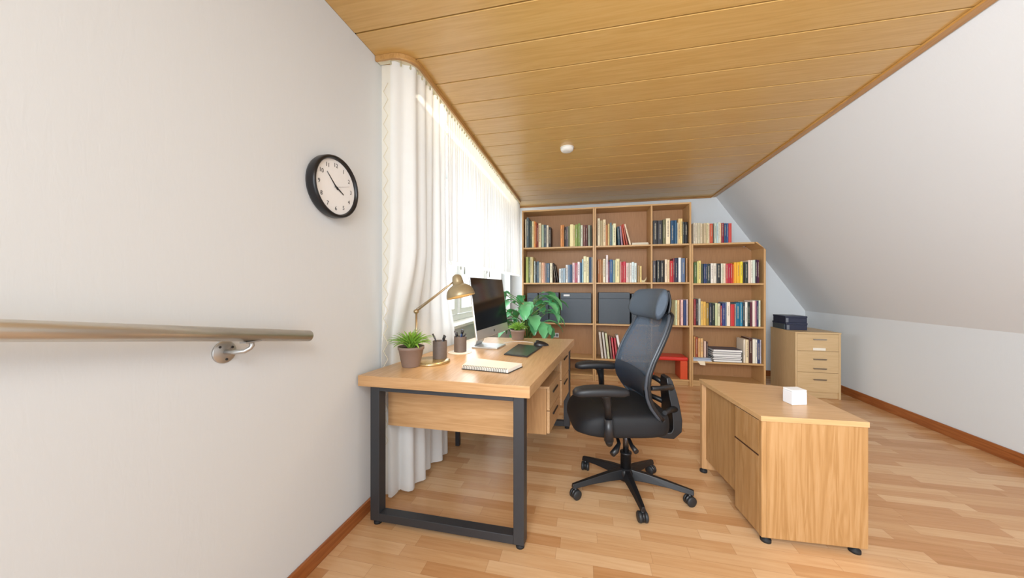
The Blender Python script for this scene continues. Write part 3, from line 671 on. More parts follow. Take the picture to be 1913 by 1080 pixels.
def book(x0, x1, z0, h, depth, col, label, group, lean=0.0, yf=0.02, style=None):
    """upright book, spine to the room; lean in radians, negative = top to the left"""
    w_ = x1-x0; Y0 = YS+yf
    t = thing('book', label, 'book', (x0, Y0, z0), group=group)
    if lean < 0: t.rotation_euler = (0, lean, 0)
    elif lean > 0: t.rotation_euler = (0, lean, 0); t.location.x = x1
    ox = 0.0 if lean <= 0 else -w_
    c = plain('cover_'+col, col, 0.5, var=0.05, scale=90)
    b = min(0.0028, w_*0.18); s = min(0.004, w_*0.3)
    pr = [(0, s), (w_*0.15, s*0.25), (w_*0.5, 0), (w_*0.85, s*0.25), (w_, s), (w_, depth), (w_-b, depth), (w_-b, s*1.6), (b, s*1.6), (b, depth), (0, depth)]
    MB().prism([(ox+p[0], p[1]) for p in pr], 'Z', 0.0004, h).build('cover', c, t, local=True)
    MB().box(ox+b*1.02, ox+w_-b*1.02, s*1.65, depth-0.004, 0.003, h-0.003).build('page_block', M_PAGES, t, local=True)
    rr = random.Random(int(x0*1e5)+int(z0*77)); lum = sum(int(col[i:i+2], 16) for i in (0, 2, 4))/765
    if w_ > 0.009 and rr.random() < 0.8:
        tm = plain('title_light', 'b8b09a', 0.5) if lum < 0.5 else plain('title_dark', '8a7a6c', 0.6)
        z = h*rr.uniform(0.14, 0.42); ze = h*rr.uniform(0.78, 0.93); iw = w_*rr.uniform(0.10, 0.2); xc = ox+w_*0.5; lp = []; rp = []
        while z < ze:
            q = rr.uniform(0.003, 0.008); k_ = iw*rr.uniform(0.5, 1); lp += [(xc-k_, z), (xc-k_, z+q)]; rp += [(xc+k_, z), (xc+k_, z+q)]
            z += q; g = rr.uniform(0.0016, 0.005); lp += [(xc-iw*0.12, z), (xc-iw*0.12, z+g)]; rp += [(xc+iw*0.12, z), (xc+iw*0.12, z+g)]; z += g
        m = MB(); n2 = len(lp)
        vs = [(p[0], yy_, p[1]) for yy_ in (-0.0006, 0.0012) for p in lp+rp]
        fs = []
        for q in range(n2-1):
            fs += [(q, q+1, n2+q+1, n2+q), (2*n2+q, 3*n2+q, 3*n2+q+1, 2*n2+q+1), (q, 2*n2+q, 2*n2+q+1, q+1), (n2+q, n2+q+1, 3*n2+q+1, 3*n2+q)]
        m.add(vs, fs)
        m.build('spine_title', tm, t, local=True)
    return t
def shelf_books(where, group, ox, oy, k, z0, data, dep=(0.17, 0.22), xmin=None, xmax=None, yf=0.025):
    """data rows: (x0, x1, ytop, colour[, lean]) in a zoomed view with origin ox, oy and factor k"""
    prev = xmin if xmin is not None else -99; rr = random.Random(len(data)); prv = None
    for i, d in enumerate(data):
        a, b, yt, col = d[:4]; lean = d[4] if len(d) > 4 else 0
        u0, u1, v = ox+a/k, ox+b/k, oy+yt/k; yb = YS+yf
        X0, X1 = XatY(u0, yb), XatY(u1, yb); X0 = max(X0+0.0004, prev+0.0008); X1 = max(X1-0.0006, X0+0.006)
        if xmax is not None: X1 = min(X1, xmax-0.001)
        h = ZatY((u0+u1)/2, v, yb)-z0; hh_ = h/max(math.cos(lean), 0.5)
        if lean:
            wd0 = X1-X0
            if prv: X0 = max(X0, prv[0]+0.0025+min(prv[1], hh_)*(math.sin(-lean)-math.sin(-prv[2])))
            X1 = X0+wd0
        prv = (X0+(X1-X0)/math.cos(lean), hh_, lean)
        book(X0, X1, z0+0.0004+(0.0 if not lean else 0.0005), hh_, rr.uniform(*dep), col,
             '%s%s book, %s from left, %s' % ('tall ' if h > 0.26 else 'short ' if h < 0.19 else '', cname(col), ORD[i], where), group, lean, yf)
        prev = X1 + (0.0005 if not lean else 0.002)
K9 = (960, 360, 9.0)
shelf_books('top shelf of left bookcase', 'books on the top shelf of the left bookcase', *K9, SA[2], [
 (190,210,450,'ddd8c0'),(212,250,420,'5a6a70'),(250,275,470,'20302f'),(275,300,480,'4a5a4c'),(305,333,480,'e8dcb0'),(333,360,480,'e09a4a'),(360,382,500,'b85a30'),(385,412,540,'7a2e20'),(413,458,515,'e6d0a8'),(465,505,540,'a8b8a0'),(505,545,540,'3f4f5c'),(548,582,550,'ece4d0'),(584,625,580,'241c1c'),
 (785,815,548,'e8a060'),(815,845,542,'c8803c'),(848,880,580,'2c2022'),(880,912,570,'6a6068'),(915,940,560,'8a9070'),(943,1000,533,'f4e8b0'),(1000,1028,548,'d8c890'),(1030,1075,535,'8aa050'),(1078,1118,517,'7c9a4c'),(1122,1158,548,'d8dcc8'),(1165,1205,542,'7a4844'),(1208,1238,545,'5c3034'),(1248,1282,548,'9aa090'),(1285,1312,550,'303828')], xmin=xA0+TH+0.002, xmax=xA1-TH-0.002)
shelf_books('second shelf of left bookcase', 'books on the second shelf of the left bookcase', 960, 470, 11.956, SA[1], [
 (265,325,120,'a8b060'),(325,362,130,'5a6a3c'),(365,400,122,'e8dcae'),(400,432,122,'c8b880'),(450,480,215,'b8c0b8'),(482,515,240,'1e2e3c'),(518,560,220,'5a7080'),(562,610,240,'cfc4ac'),(618,670,248,'f0bc9a'),(670,702,250,'c89888'),(704,735,262,'7a8088'),(738,795,262,'4a6884'),(805,862,260,'f0e8cc'),
 (895,925,262,'2c1c18',-0.12),(945,975,290,'241614',-0.17),
 (1010,1055,385,'e4ecec'),(1058,1100,375,'b8ccd8'),(1103,1148,372,'a8c0d0'),(1160,1205,300,'f0f0ee'),(1210,1250,300,'8098b4'),(1252,1300,290,'3c5a7c'),(1308,1362,250,'e8ccd4'),(1365,1420,258,'b85a6c'),(1422,1475,230,'f4eef4'),(1477,1515,250,'3c688c'),(1520,1552,170,'a8d0dc'),(1555,1618,105,'ece8c0'),(1622,1675,122,'f0ecc0'),(1680,1730,130,'2c4868'),(1735,1757,125,'d8e0e0')], xmin=xA0+TH+0.002, xmax=xA1-TH-0.002)
shelf_books('top shelf of middle bookcase, left bay', 'books on the top left shelf of the middle bookcase', 1090, 370, 8.695, SA[2], [
 (228,270,330,'e8dcbc'),(272,315,365,'b8a880'),(318,362,350,'f0dcb4'),(362,395,435,'b87848'),(397,425,420,'e4cc8c'),(430,460,400,'6a8088'),(462,478,440,'a8c0b0'),(480,528,415,'f0ecc0'),(560,600,465,'2c4a58',-0.05),(610,636,455,'b090a0',-0.09),(644,668,440,'c85840',-0.14),(690,714,422,'b04838',-0.18),(735,762,425,'f4dcc0',-0.25)], xmin=xA1+TH+0.002)
shelf_books('second shelf of middle bookcase, left bay', 'books on the second left shelf of the middle bookcase', 1100, 470, 9.565, SA[1], [
 (160,190,140,'a86838'),(190,222,140,'c88c58'),(225,252,155,'a87848'),(255,300,132,'f4ecd0'),(308,345,62,'f0e4e4'),(345,372,180,'8a4860'),(372,428,145,'2a5c94'),(430,468,152,'8ca898'),(470,484,150,'e8dcae'),(485,550,130,'f0e6b0'),(560,578,178,'e8b0a8'),(578,612,190,'c02838'),(614,662,178,'c83848'),(668,700,203,'f4d8d0'),(700,732,203,'c8c0b4'),(735,765,203,'f0ece4'),(767,812,188,'dceef0'),(815,855,205,'e4f0ec'),(870,912,250,'a88858'),(915,945,258,'f0d890')], xmin=xA1+TH+0.002)
shelf_books('top shelf of middle bookcase, right bay', 'books on the top right shelf of the middle bookcase', 1090, 370, 8.695, SA[2], [
 (1130,1205,365,'2c2c30'),(1208,1285,365,'34343a'),(1290,1335,350,'6c6c48'),(1340,1410,330,'f4e4c0'),(1418,1475,365,'1c4a6c'),(1478,1518,362,'2c5a7c'),(1522,1540,400,'b8b8a8'),(1540,1578,335,'e8c88c'),(1578,1610,335,'f0d890'),(1615,1638,385,'3c4440'),(1642,1695,390,'15151c')], xmin=xP+TH/2+0.002, xmax=xB1-TH-0.002)
shelf_books('second shelf of middle bookcase, right bay', 'books on the second right shelf of the middle bookcase', 1100, 470, 9.565, SA[1], [
 (1145,1200,165,'4c4850'),(1215,1275,155,'24282c'),(1280,1345,160,'1c1c20'),(1360,1405,140,'f0dcc0'),(1408,1445,150,'f0d4a8'),(1450,1508,165,'c0282c'),(1510,1532,120,'8a3848'),(1535,1600,115,'1c2440'),(1603,1650,110,'f0f0ec'),(1655,1722,118,'5c7090'),(1740,1765,115,'c89868')], xmin=xP+TH/2+0.002, xmax=xB1-TH-0.002)
shelf_books('right of the chair headrest', 'books on the third right shelf of the middle bookcase', 1260, 545, 7.45, SA[0], [
 (15,40,120,'dce4b8'),(42,72,118,'f0c890'),(74,87,125,'7a3030'),(88,122,112,'f4c8c0'),(126,165,122,'2c3c70'),(168,188,108,'e4d0d0')], xmax=xB1-TH-0.002)
shelf_books('leaning on the low shelf beside the chair back', 'leaning books on the fourth shelf of the middle bookcase', 960, 530, 5.143, S4, [
 (842,862,468,'e0d8cc',-0.11),(874,892,470,'d8d4cc',-0.11),(902,922,480,'dce0b8',-0.11),(932,948,508,'8c6860',-0.10),(956,972,522,'d84858',-0.11),(982,1000,525,'c83850',-0.11),(1022,1044,500,'f4f0ec',-0.17)], xmin=xA1+TH+0.004)
shelf_books('standing on top of the right bookcase', 'books standing on top of the lower right bookcase', 1260, 340, 7.7125, ZC4, [
 (275,298,590,'e0d8c4'),(300,332,590,'d8ccb4'),(335,372,590,'ccc4a8'),(375,400,595,'e4d4b4'),(402,420,600,'b8a884'),(422,462,595,'c8b490'),(465,485,592,'e8e0b0'),(488,508,592,'f0d8b8'),(510,555,600,'c85838'),(575,610,590,'c0ccbc'),(612,632,592,'b8d0d4'),(634,660,580,'dcdccc'),(662,675,590,'f0d0a0'),(677,715,590,'8a1c34'),(718,748,595,'2c4c70'),(750,778,595,'30588c'),(780,826,595,'c84840')], xmin=xB1+0.003)
shelf_books('upper inside shelf of right bookcase', 'books on the upper inside shelf of the right bookcase', 1285, 470, 12.753, SC[2], [
 (150,215,260,'4c6838'),(218,245,235,'d8d890'),(250,315,220,'ecdc88'),(320,375,290,'3c4838'),(380,420,290,'24386c'),(422,455,290,'2c4470'),(460,540,290,'28383c'),(548,610,282,'f0e8dc'),(612,685,282,'e4dccc'),(692,785,285,'26282a'),(792,825,285,'e8e4d0'),(827,860,285,'d8d4b8'),(862,905,285,'f0d8c0'),(910,960,290,'c84848'),(962,1015,285,'b82040'),(1017,1065,285,'c82c34'),(1068,1100,305,'e87030'),(1105,1165,255,'f0b030'),(1168,1248,255,'ecb428'),(1250,1312,240,'f0d838'),(1315,1358,265,'28241c'),(1362,1440,250,'2c3834'),(1442,1500,205,'ecd8c8'),(1502,1550,205,'e8e4d4'),(1552,1610,200,'d4e0d0'),(1612,1655,195,'2c1830'),(1657,1705,200,'4c1438')], xmin=xB1+TH+0.003)
shelf_books('middle shelf of right bookcase', 'books on the middle shelf of the right bookcase', 1260, 545, 7.45, SC[1], [
 (272,300,105,'9a2c30'),(302,330,110,'2c2434'),(335,365,98,'c8ccc0'),(368,400,135,'ecc468'),(402,440,140,'e4b454'),(442,480,160,'a88838'),(485,522,160,'2c3444'),(525,565,165,'1c2c24'),(568,600,158,'c8d0a0'),(602,640,165,'d8d8b0'),(645,665,195,'a83848'),(667,710,165,'34407c'),(712,728,150,'8098b0'),(730,778,145,'f4e4d0'),(782,838,178,'c83434'),(842,857,170,'a8a8a0'),(858,912,155,'1c6c8c'),(914,950,150,'2c88ac'),(952,980,150,'2a3440'),(985,1020,145,'ecece0'),(1022,1052,145,'1c2c28'),(1054,1085,150,'5c1c2c'),(1088,1125,125,'f4e4d8'),(1127,1144,130,'c888a0'),(1145,1172,128,'383058'),(1174,1200,122,'dce8d0')], xmin=xB1+TH+0.003)
shelf_books('behind the magazines in the right bookcase', 'books at the left of the lowest filled shelf', 1260, 545, 7.45, SC[0], [
 (275,292,625,'e0a860'),(295,325,635,'a84828'),(330,362,650,'e0ac70'),(365,400,650,'e8bc80'),(415,440,690,'ecd0c0'),(442,468,700,'4c3434')], xmin=xB1+TH+0.003, yf=0.07, dep=(0.15, 0.19))
shelf_books('in the row right of the flat folders', 'books right of the flat folder pile', 1260, 545, 7.45, SC[0], [
 (962,990,665,'e8dcc8'),(992,1035,670,'f0dcb4'),(1038,1088,650,'4c2820'),(1090,1130,665,'f0ecd8'),(1132,1155,668,'e8e8e0'),(1157,1190,670,'2c3c68'),(1192,1210,672,'c0c0d0')])
# two thin books lying flat, flat folder pile, loose papers
def flatbook(x0, x1, z, h, d0, d1, col, label, name='book', cat='book', group=None, rot=0.0, page='e8dfc8'):
    cx_, cy_ = (x0+x1)/2, YS+(d0+d1)/2; t = thing(name, label, cat, (cx_, cy_, z), rot, group); a, b = (x1-x0)/2, (d1-d0)/2; e_ = min(0.002, h*0.15)
    c = plain('cover_'+col, col, 0.5, var=0.05, scale=90)
    m = MB().box(-a, a, -b, b, 0.0003, e_); m.box(-a, a, -b, b, h-e_, h-0.0002); m.box(a-e_, a, -b, b, e_, h-e_); m.build('cover', c, t, local=True)
    MB().box(-a+0.003, a-e_*1.1, -b+0.003, b-0.003, e_*1.02, h-e_*1.02).build('page_block', plain('pages_'+page, page, 0.9), t, local=True)
u0, u1 = 1090+768/8.695, 1090+1060/8.695; X0, X1 = XatY(u0, YS+0.03), XatY(u1, YS+0.03)
flatbook(X0+0.012, X1, SA[2]+0.0004, 0.016, 0.03, 0.2, 'a8a498', 'grey book lying flat, lower of two beside the leaning books', group='books lying flat on the top shelf')
flatbook(X0+0.014, X1-0.004, SA[2]+0.017, 0.013, 0.035, 0.19, 'd8cfc0', 'cream book lying flat, upper of two beside the leaning books', group='books lying flat on the top shelf')
fx0, fx1 = XatY(1260+530/7.45, YS+0.03), XatY(1260+950/7.45, YS+0.03); z = SC[0]+0.0004
ord2 = ['lowest', 'second from the bottom', 'third from the bottom', 'fourth from the bottom', 'second from the top', 'topmost']
for i, (h, c, pg) in enumerate([(0.026, '1c1c20', 'ecebe8'), (0.020, '26262a', 'e6e4e0'), (0.018, '18181c', 'f0eeea'), (0.030, '222226', 'ecebe8'), (0.024, '141418', 'dedcd8'), (0.026, '5c5c6c', 'f2f0ec')]):
    o_ = [0.004, -0.004, 0.006, -0.002, 0.0, 0.008][i]
    flatbook(fx0+o_+(0.006 if i < 4 else 0), fx1-0.012+o_, z, h, 0.025, 0.26, c, '%s folder with white pages in the flat pile, %s' % ('grey' if i == 5 else 'black', ord2[i]), 'folder', 'folder', 'flat pile of folders', page=pg); z += h+0.0004
px0, px1 = XatY(1261+35, YS), XatY(1326, YS)
px0 = xB1+TH+0.004
rr = random.Random(4); z = SC[0]+0.0014
for i, c in enumerate(['dcd8d0', '9aa8c0', 'c8d0dc', '7c8ca8', 'b8c4d4']):
    L_ = (fx0-0.010-px0)*[0.98, 0.92, 0.97, 0.9, 0.95][i]
    o = MB().box(px0, px0+L_, YS+0.006+0.002*i, YS+0.066, z, z+0.007).build('magazine', plain('paper_'+c, c, 0.6))
    tag(o, '%s magazine, %s in the thin pile before tan books' % (['white', 'blue-grey', 'pale blue', 'dark slate blue', 'light blue'][i], ['bottom one', 'second from bottom', 'middle one', 'second from top', 'top one'][i]), 'magazine', 'thin pile of magazines'); z += 0.0074
m = MB(); sx0, sx1 = XatY(1304, YS), XatY(1316, YS); sq = [(sx0, YS+0.05, 0.3072), (sx1, YS+0.05, 0.3072), (sx1+0.004, YS-0.0005, 0.3074), (sx0-0.006, YS-0.0005, 0.3074), (sx0+0.022, YS-0.010, 0.268), (sx1+0.008, YS-0.010, 0.264)]
m.add(sq+[(p[0], p[1]-0.0006, p[2]+0.0006) for p in sq], [(0,1,2,3), (3,2,5,4), (6,9,8,7), (9,10,11,8), (0,6,7,1), (4,5,11,10), (0,3,9,6), (3,4,10,9), (1,7,8,2), (2,8,11,5)])
tag(m.build('paper_slip', plain('cream_slip', 'ecdcc0', 0.8)), 'cream slip of paper hanging over the shelf edge below the magazines', 'paper')
# black boxes and binders
M_BOXB = plain('charcoal_box', '3e4852', 0.45, var=0.08, scale=25)
def bbox(u0, u1, v, z0, label, lab=None, depth=0.25, yf=0.02, x1max=None, name='storage_box', xmin=None):
    Yb = YS+yf; X0, X1 = XatY(u0, Yb), XatY(u1, Yb)
    if xmin: X0 = max(X0, xmin)
    h = ZatY((u0+u1)/2, v, Yb)-z0
    t = thing(name, label, 'box' if name == 'storage_box' else 'binder', ((X0+X1)/2, Yb+depth/2, z0))
    MB().box(X0, X1, Yb, Yb+depth, z0+0.0004, z0+h*0.80).build('box_body' if name == 'storage_box' else 'cover', M_BOXB, t, bevel=0.002)
    MB().box(X0, X1, Yb-0.0003, Yb+depth, z0+h*0.803, z0+h).build('lid', M_BOXB, t, bevel=0.002)
    if lab:
        a, b = X0+(X1-X0)*lab[0], X0+(X1-X0)*lab[1]; MB().box(a, b, Yb-0.002, Yb-0.0004, z0+h*lab[2], z0+h*lab[3]).build('white_label', plain('label_white', 'e6e6e6', 0.6), t)
bbox(1047.3, 1104.5, 547.3, SA[0], 'wide charcoal storage box with a small white label, left bookcase', (0.10, 0.30, 0.89, 0.95))
bbox(1026.4, 1043.6, 546.5, SA[0], 'narrow grey file box standing between a binder and the wide box', None, name='binder')
bbox(1006.5, 1024.8, 546.5, SA[0], 'grey file binder half hidden by the plant leaves', None, name='binder')
bbox(985, 1004.5, 547.5, SA[0], 'dark file binder at the left end behind the plant', None, name='binder', xmin=xA0+TH+0.003)
bbox(1118.5, 1176.5, 546.5, SA[0], 'wide charcoal storage box left of the chair headrest', None)
bbox(1180, 1212, 549, SA[0], 'dark storage box behind the chair headrest', None)
# wall socket on the bookcase back
so = thing('power_socket', 'small white double socket on the left bookcase back panel', 'socket', (XatY(1037.8, YS+BD-0.012), YS+BD-0.0125, ZatY(1037.8, 626, YS+BD)))
L = so.location; MB().box(L.x-0.046, L.x+0.046, L.y-0.004, L.y+0.005, L.z-0.032, L.z+0.032).build('faceplate', plain('socket_white', 'e4e8ea', 0.4), so, bevel=0.003)
for s_ in (-1, 1): MB().lathe([(0.018, 0.0), (0.018, 0.0015), (0.013, 0.0016)], (L.x+s_*0.021, L.y-0.0042, L.z), 18, Matrix.Rotation(PI/2, 3, 'X')).build('outlet', plain('socket_grey', '6c7c88', 0.5), so)
# figurine on the shelf: little cream horn-shaped ornament
fx = XatY(1100+965/9.565, YS+0.05); fg = thing('ornament', 'small cream curled-horn ornament beside the yellow book', 'ornament', (fx, YS+0.06, SA[1]))
M_ORN = plain('cream_ceramic', 'e4d8b0', 0.4)
MB().lathe([(0.03, 0.0005), (0.034, 0.004), (0.026, 0.012), (0.012, 0.016), (0, 0.017)], (fx, YS+0.06, SA[1]), 24).build('base', M_ORN, fg)
pt = [(fx-0.02+0.0*k, YS+0.06, SA[1]+0.06) for k in range(1)]
MB().tube([(fx-0.022, YS+0.06, SA[1]+0.062), (fx-0.024, YS+0.06, SA[1]+0.035), (fx-0.008, YS+0.06, SA[1]+0.018), (fx+0.018, YS+0.06, SA[1]+0.018), (fx+0.036, YS+0.06, SA[1]+0.036), (fx+0.044, YS+0.06, SA[1]+0.07)], [0.004, 0.009, 0.012, 0.011, 0.007, 0.0015], 12).build('horn', M_ORN, fg)
# red stool in the lower right bay
rx0, rx1 = xP+TH/2+0.003, xB1-TH-0.012; rs_ = thing('plastic_stool', 'small red plastic stool in the bottom of the middle bookcase', 'stool', ((rx0+rx1)/2, YS+0.14, ZPL))
M_RED = plain('red_plastic', 'd83428', 0.3); M_RED2 = plain('orange_red_plastic', 'd85028', 0.35)
zt_ = ZatY(1270, 668, YS)
MB().box(rx0, rx1, YS+0.01, YS+0.27, zt_-0.045, zt_).build('seat', M_RED, rs_, bevel=0.014, seg=3)
for a, b in ((rx0+0.004, rx0+0.018), (rx1-0.085, rx1-0.004)): MB().box(a, b, YS+0.02, YS+0.26, ZPL+0.0004, zt_-0.0455).build('leg', M_RED2, rs_, bevel=0.004)

# ------------------------------------------------------------------ chest of drawers with boxes
DX0, DX1, DY0, DY1, DZ = 2.238, 2.655, 4.17, 4.66, 0.712
dr = thing('chest_of_drawers', 'small light beech chest of drawers against the right wall', 'drawers', ((DX0+DX1)/2, (DY0+DY1)/2, 0))
MB().box(DX0, DX0+0.018, DY0, DY1, 0, DZ-0.019).build('side_panel', M_DRESS, dr, bevel=0.001)
MB().box(DX1-0.018, DX1, DY0, DY1, 0, DZ-0.019).build('side_panel', M_DRESS, dr, bevel=0.001)
MB().box(DX0-0.002, DX1+0.002, DY0-0.004, DY1, DZ-0.0185, DZ).build('top', M_DRESSX, dr, bevel=0.0015)
MB().box(DX0+0.018, DX1-0.018, DY1-0.012, DY1-0.002, 0.002, DZ-0.02).build('back_panel', M_DRESS, dr)
MB().box(DX0+0.018, DX1-0.018, DY0+0.02, DY0+0.035, 0.001, 0.065).build('plinth', M_DRESSX, dr)
MB().box(DX0+0.018, DX1-0.018, DY0+0.022, DY1-0.013, 0.067, 0.082).build('bottom', M_DRESSX, dr)
M_HAND = plain('pewter_handle', '8a7c6c', 0.35, 0.6); M_HAND2 = plain('grey_handle', 'a8a098', 0.3, 0.7)
zs = [ZatY(1532, v, DY0) for v in (621.5, 656.5, 696.5, 736)]
for i in range(3):
    d = MB().box(DX0+0.0195, DX1-0.0195, DY0+0.001, DY0+0.0195, max(zs[i+1], 0.068)+0.0015, min(zs[i]-0.0015, DZ-0.021)).build('drawer', M_DRESSX, dr, bevel=0.001)
    for v in ([634.5], [671.5, 689], [709.5])[i]:
        z = ZatY(1532, v, DY0); a, b = XatY(1518, DY0), XatY(1544, DY0)
        m = MB(); m.prism([(a, z+0.006), (b, z+0.006), (b-0.008, z-0.006), (a+0.008, z-0.006)], 'Y', DY0-0.014, DY0-0.006)
        m.box(a+0.012, a+0.02, DY0-0.007, DY0+0.002, z-0.004, z+0.004); m.box(b-0.02, b-0.012, DY0-0.007, DY0+0.002, z-0.004, z+0.004)
        m.build('handle', M_HAND2 if i == 0 else M_HAND, d)
    if i == 0:
        z = ZatY(1531, 652.6, DY0); MB().box(XatY(1519, DY0), XatY(1542.5, DY0), DY0-0.0005, DY0+0.002, z-0.013, z+0.013).build('paper_label', plain('label_paper', 'ece6d8', 0.7), d)
M_NAVY = plain('navy_box', '2c3248', 0.4, var=0.08); M_NAVYD = plain('glossy_navy_side', '2a3238', 0.25)
def nbox(name, x0, x1, y0, y1, z0, z1, label):
    t = thing(name, label, 'box', ((x0+x1)/2, (y0+y1)/2, z0))
    zl = z1-(z1-z0)*0.28
    MB().box(x0+0.003, x1-0.003, y0+0.003, y1-0.003, z0+0.0004, zl).build('box_body', M_NAVY, t, bevel=0.002)
    MB().box(x0, x1, y0, y1, zl+0.0005, z1).build('lid', M_NAVY, t, bevel=0.003)
    MB().box(x0+0.004, x0+0.03, y0+0.0003, y0+0.0029, z0+0.004, zl-0.002).build('corner_band', plain('steel_band', '8a909c', 0.3, 0.6), t)
bx0, bx1 = XatY(1471, 4.33), XatY(1509, 4.33)
nbox('storage_box', bx0-0.01, bx1, 4.33, 4.62, DZ+0.0002, DZ+0.082, 'navy storage box, lower of the two on the drawers')
nbox('storage_box', bx0-0.014, bx1+0.004, 4.34, 4.60, DZ+0.0825, DZ+0.158, 'navy lidded box stacked on top of the other navy box')
gx = DX0+0.004
tag(MB().box(gx, bx0-0.014, 4.36, 4.60, DZ+0.0005, DZ+0.062).build('glass_case', plain('smoky_plastic_case', '4a545a', 0.2), bevel=0.012, seg=3), 'small smoky grey case beside the navy boxes', 'case')

# ------------------------------------------------------------------ low cabinet on the right
LQ = [(0.803, 1.749), (1.228, 1.769), (1.218, 2.285), (0.735, 2.367)]; LZ = 0.595
def lq(x, y, z):
    a, b = x/0.43, y/0.57; p = LQ
    return ((1-b)*((1-a)*p[0][0]+a*p[1][0]) + b*((1-a)*p[3][0]+a*p[2][0]), (1-b)*((1-a)*p[0][1]+a*p[1][1]) + b*((1-a)*p[3][1]+a*p[2][1]), z)
lc = thing('low_cabinet', 'low oak side cabinet with two drawers facing the office chair', 'cabinet', (1.0, 2.05, 0))
MB().box(-0.004, 0.434, -0.004, 0.574, LZ-0.025, LZ).warp(lq).build('top', M_CABT, lc, bevel=0.002)
zb = 0.028
MB().box(0.022, 0.43, 0.0, 0.02, zb, LZ-0.0255).warp(lq).build('end_panel', M_CAB, lc, bevel=0.001)
MB().box(0.0, 0.0215, 0.0, 0.02, zb, LZ-0.0255).warp(lq).build('corner_stile', M_CAB, lc, bevel=0.001)
MB().box(0.02, 0.41, 0.0205, 0.20, zb+0.002, LZ-0.026).warp(lq).build('drawer_pedestal', M_CAB, lc)
zm = 0.395
d1 = MB(); d1.box(0.001, 0.0195, 0.022, 0.205, zm+0.005, LZ-0.030).warp(lq).build('drawer_front', M_CAB, lc, bevel=0.004)
d2 = MB(); d2.box(0.001, 0.0195, 0.022, 0.205, zb, zm).warp(lq).build('drawer_front', M_CAB, lc, bevel=0.004)
M_DARK = plain('dark_pull_gap', '4a2c1c', 0.6)
MB().box(0.0, 0.018, 0.022, 0.205, zm+0.0003, zm+0.0045).warp(lq).build('finger_pull', M_DARK, lc)
MB().box(0.0, 0.018, 0.022, 0.205, LZ-0.0295, LZ-0.0258).warp(lq).build('finger_pull', M_DARK, lc)
MB().box(0.020, 0.034, 0.206, 0.545, 0.09, LZ-0.0255).warp(lq).build('front_panel', M_CAB, lc)
MB().box(0.0, 0.43, 0.546, 0.57, 0.024, LZ-0.0255).warp(lq).build('far_end_panel', M_DESKZ, lc, bevel=0.001)
for x, y, z1 in ((0.03, 0.02, zb+0.002), (0.39, 0.02, zb), (0.012, 0.558, 0.0245), (0.41, 0.558, 0.0245)):
    p = lq(x, y, 0); MB().lathe([(0.022, 0), (0.022, 0.012), (0.012, 0.015), (0.012, z1)], p, 18).build('foot', M_RUBBER, lc)
# small white box on it
wb = [on_z(u, v, LZ)[:2] for u, v in ((1461, 750), (1480, 757), (1507, 756), (1486, 749))]
p0 = on_z(1462, 749.5, LZ); p1 = on_z(1480, 757.5, LZ); p2 = on_z(1508, 757.0, LZ); p3 = (p0[0]+p2[0]-p1[0], p0[1]+p2[1]-p1[1])
t = thing('tissue_box', 'small plain white box on the low oak cabinet', 'box', ((p0[0]+p2[0])/2, (p0[1]+p2[1])/2, LZ))
qd = [p0[:2], p1[:2], p2[:2], p3]
MB().prism(qd, 'Z', LZ+0.0004, LZ+0.066).build('box_body', plain('matte_white', 'e2e4e8', 0.6, var=0.01), t, bevel=0.003)
cx_ = sum(q[0] for q in qd)/4; cy_ = sum(q[1] for q in qd)/4
MB().prism([(cx_+(q[0]-cx_)*0.985, cy_+(q[1]-cy_)*0.985) for q in qd], 'Z', LZ+0.0665, LZ+0.076).build('lid', plain('matte_white_lid', 'eceef0', 0.55, var=0.01), t, bevel=0.003)

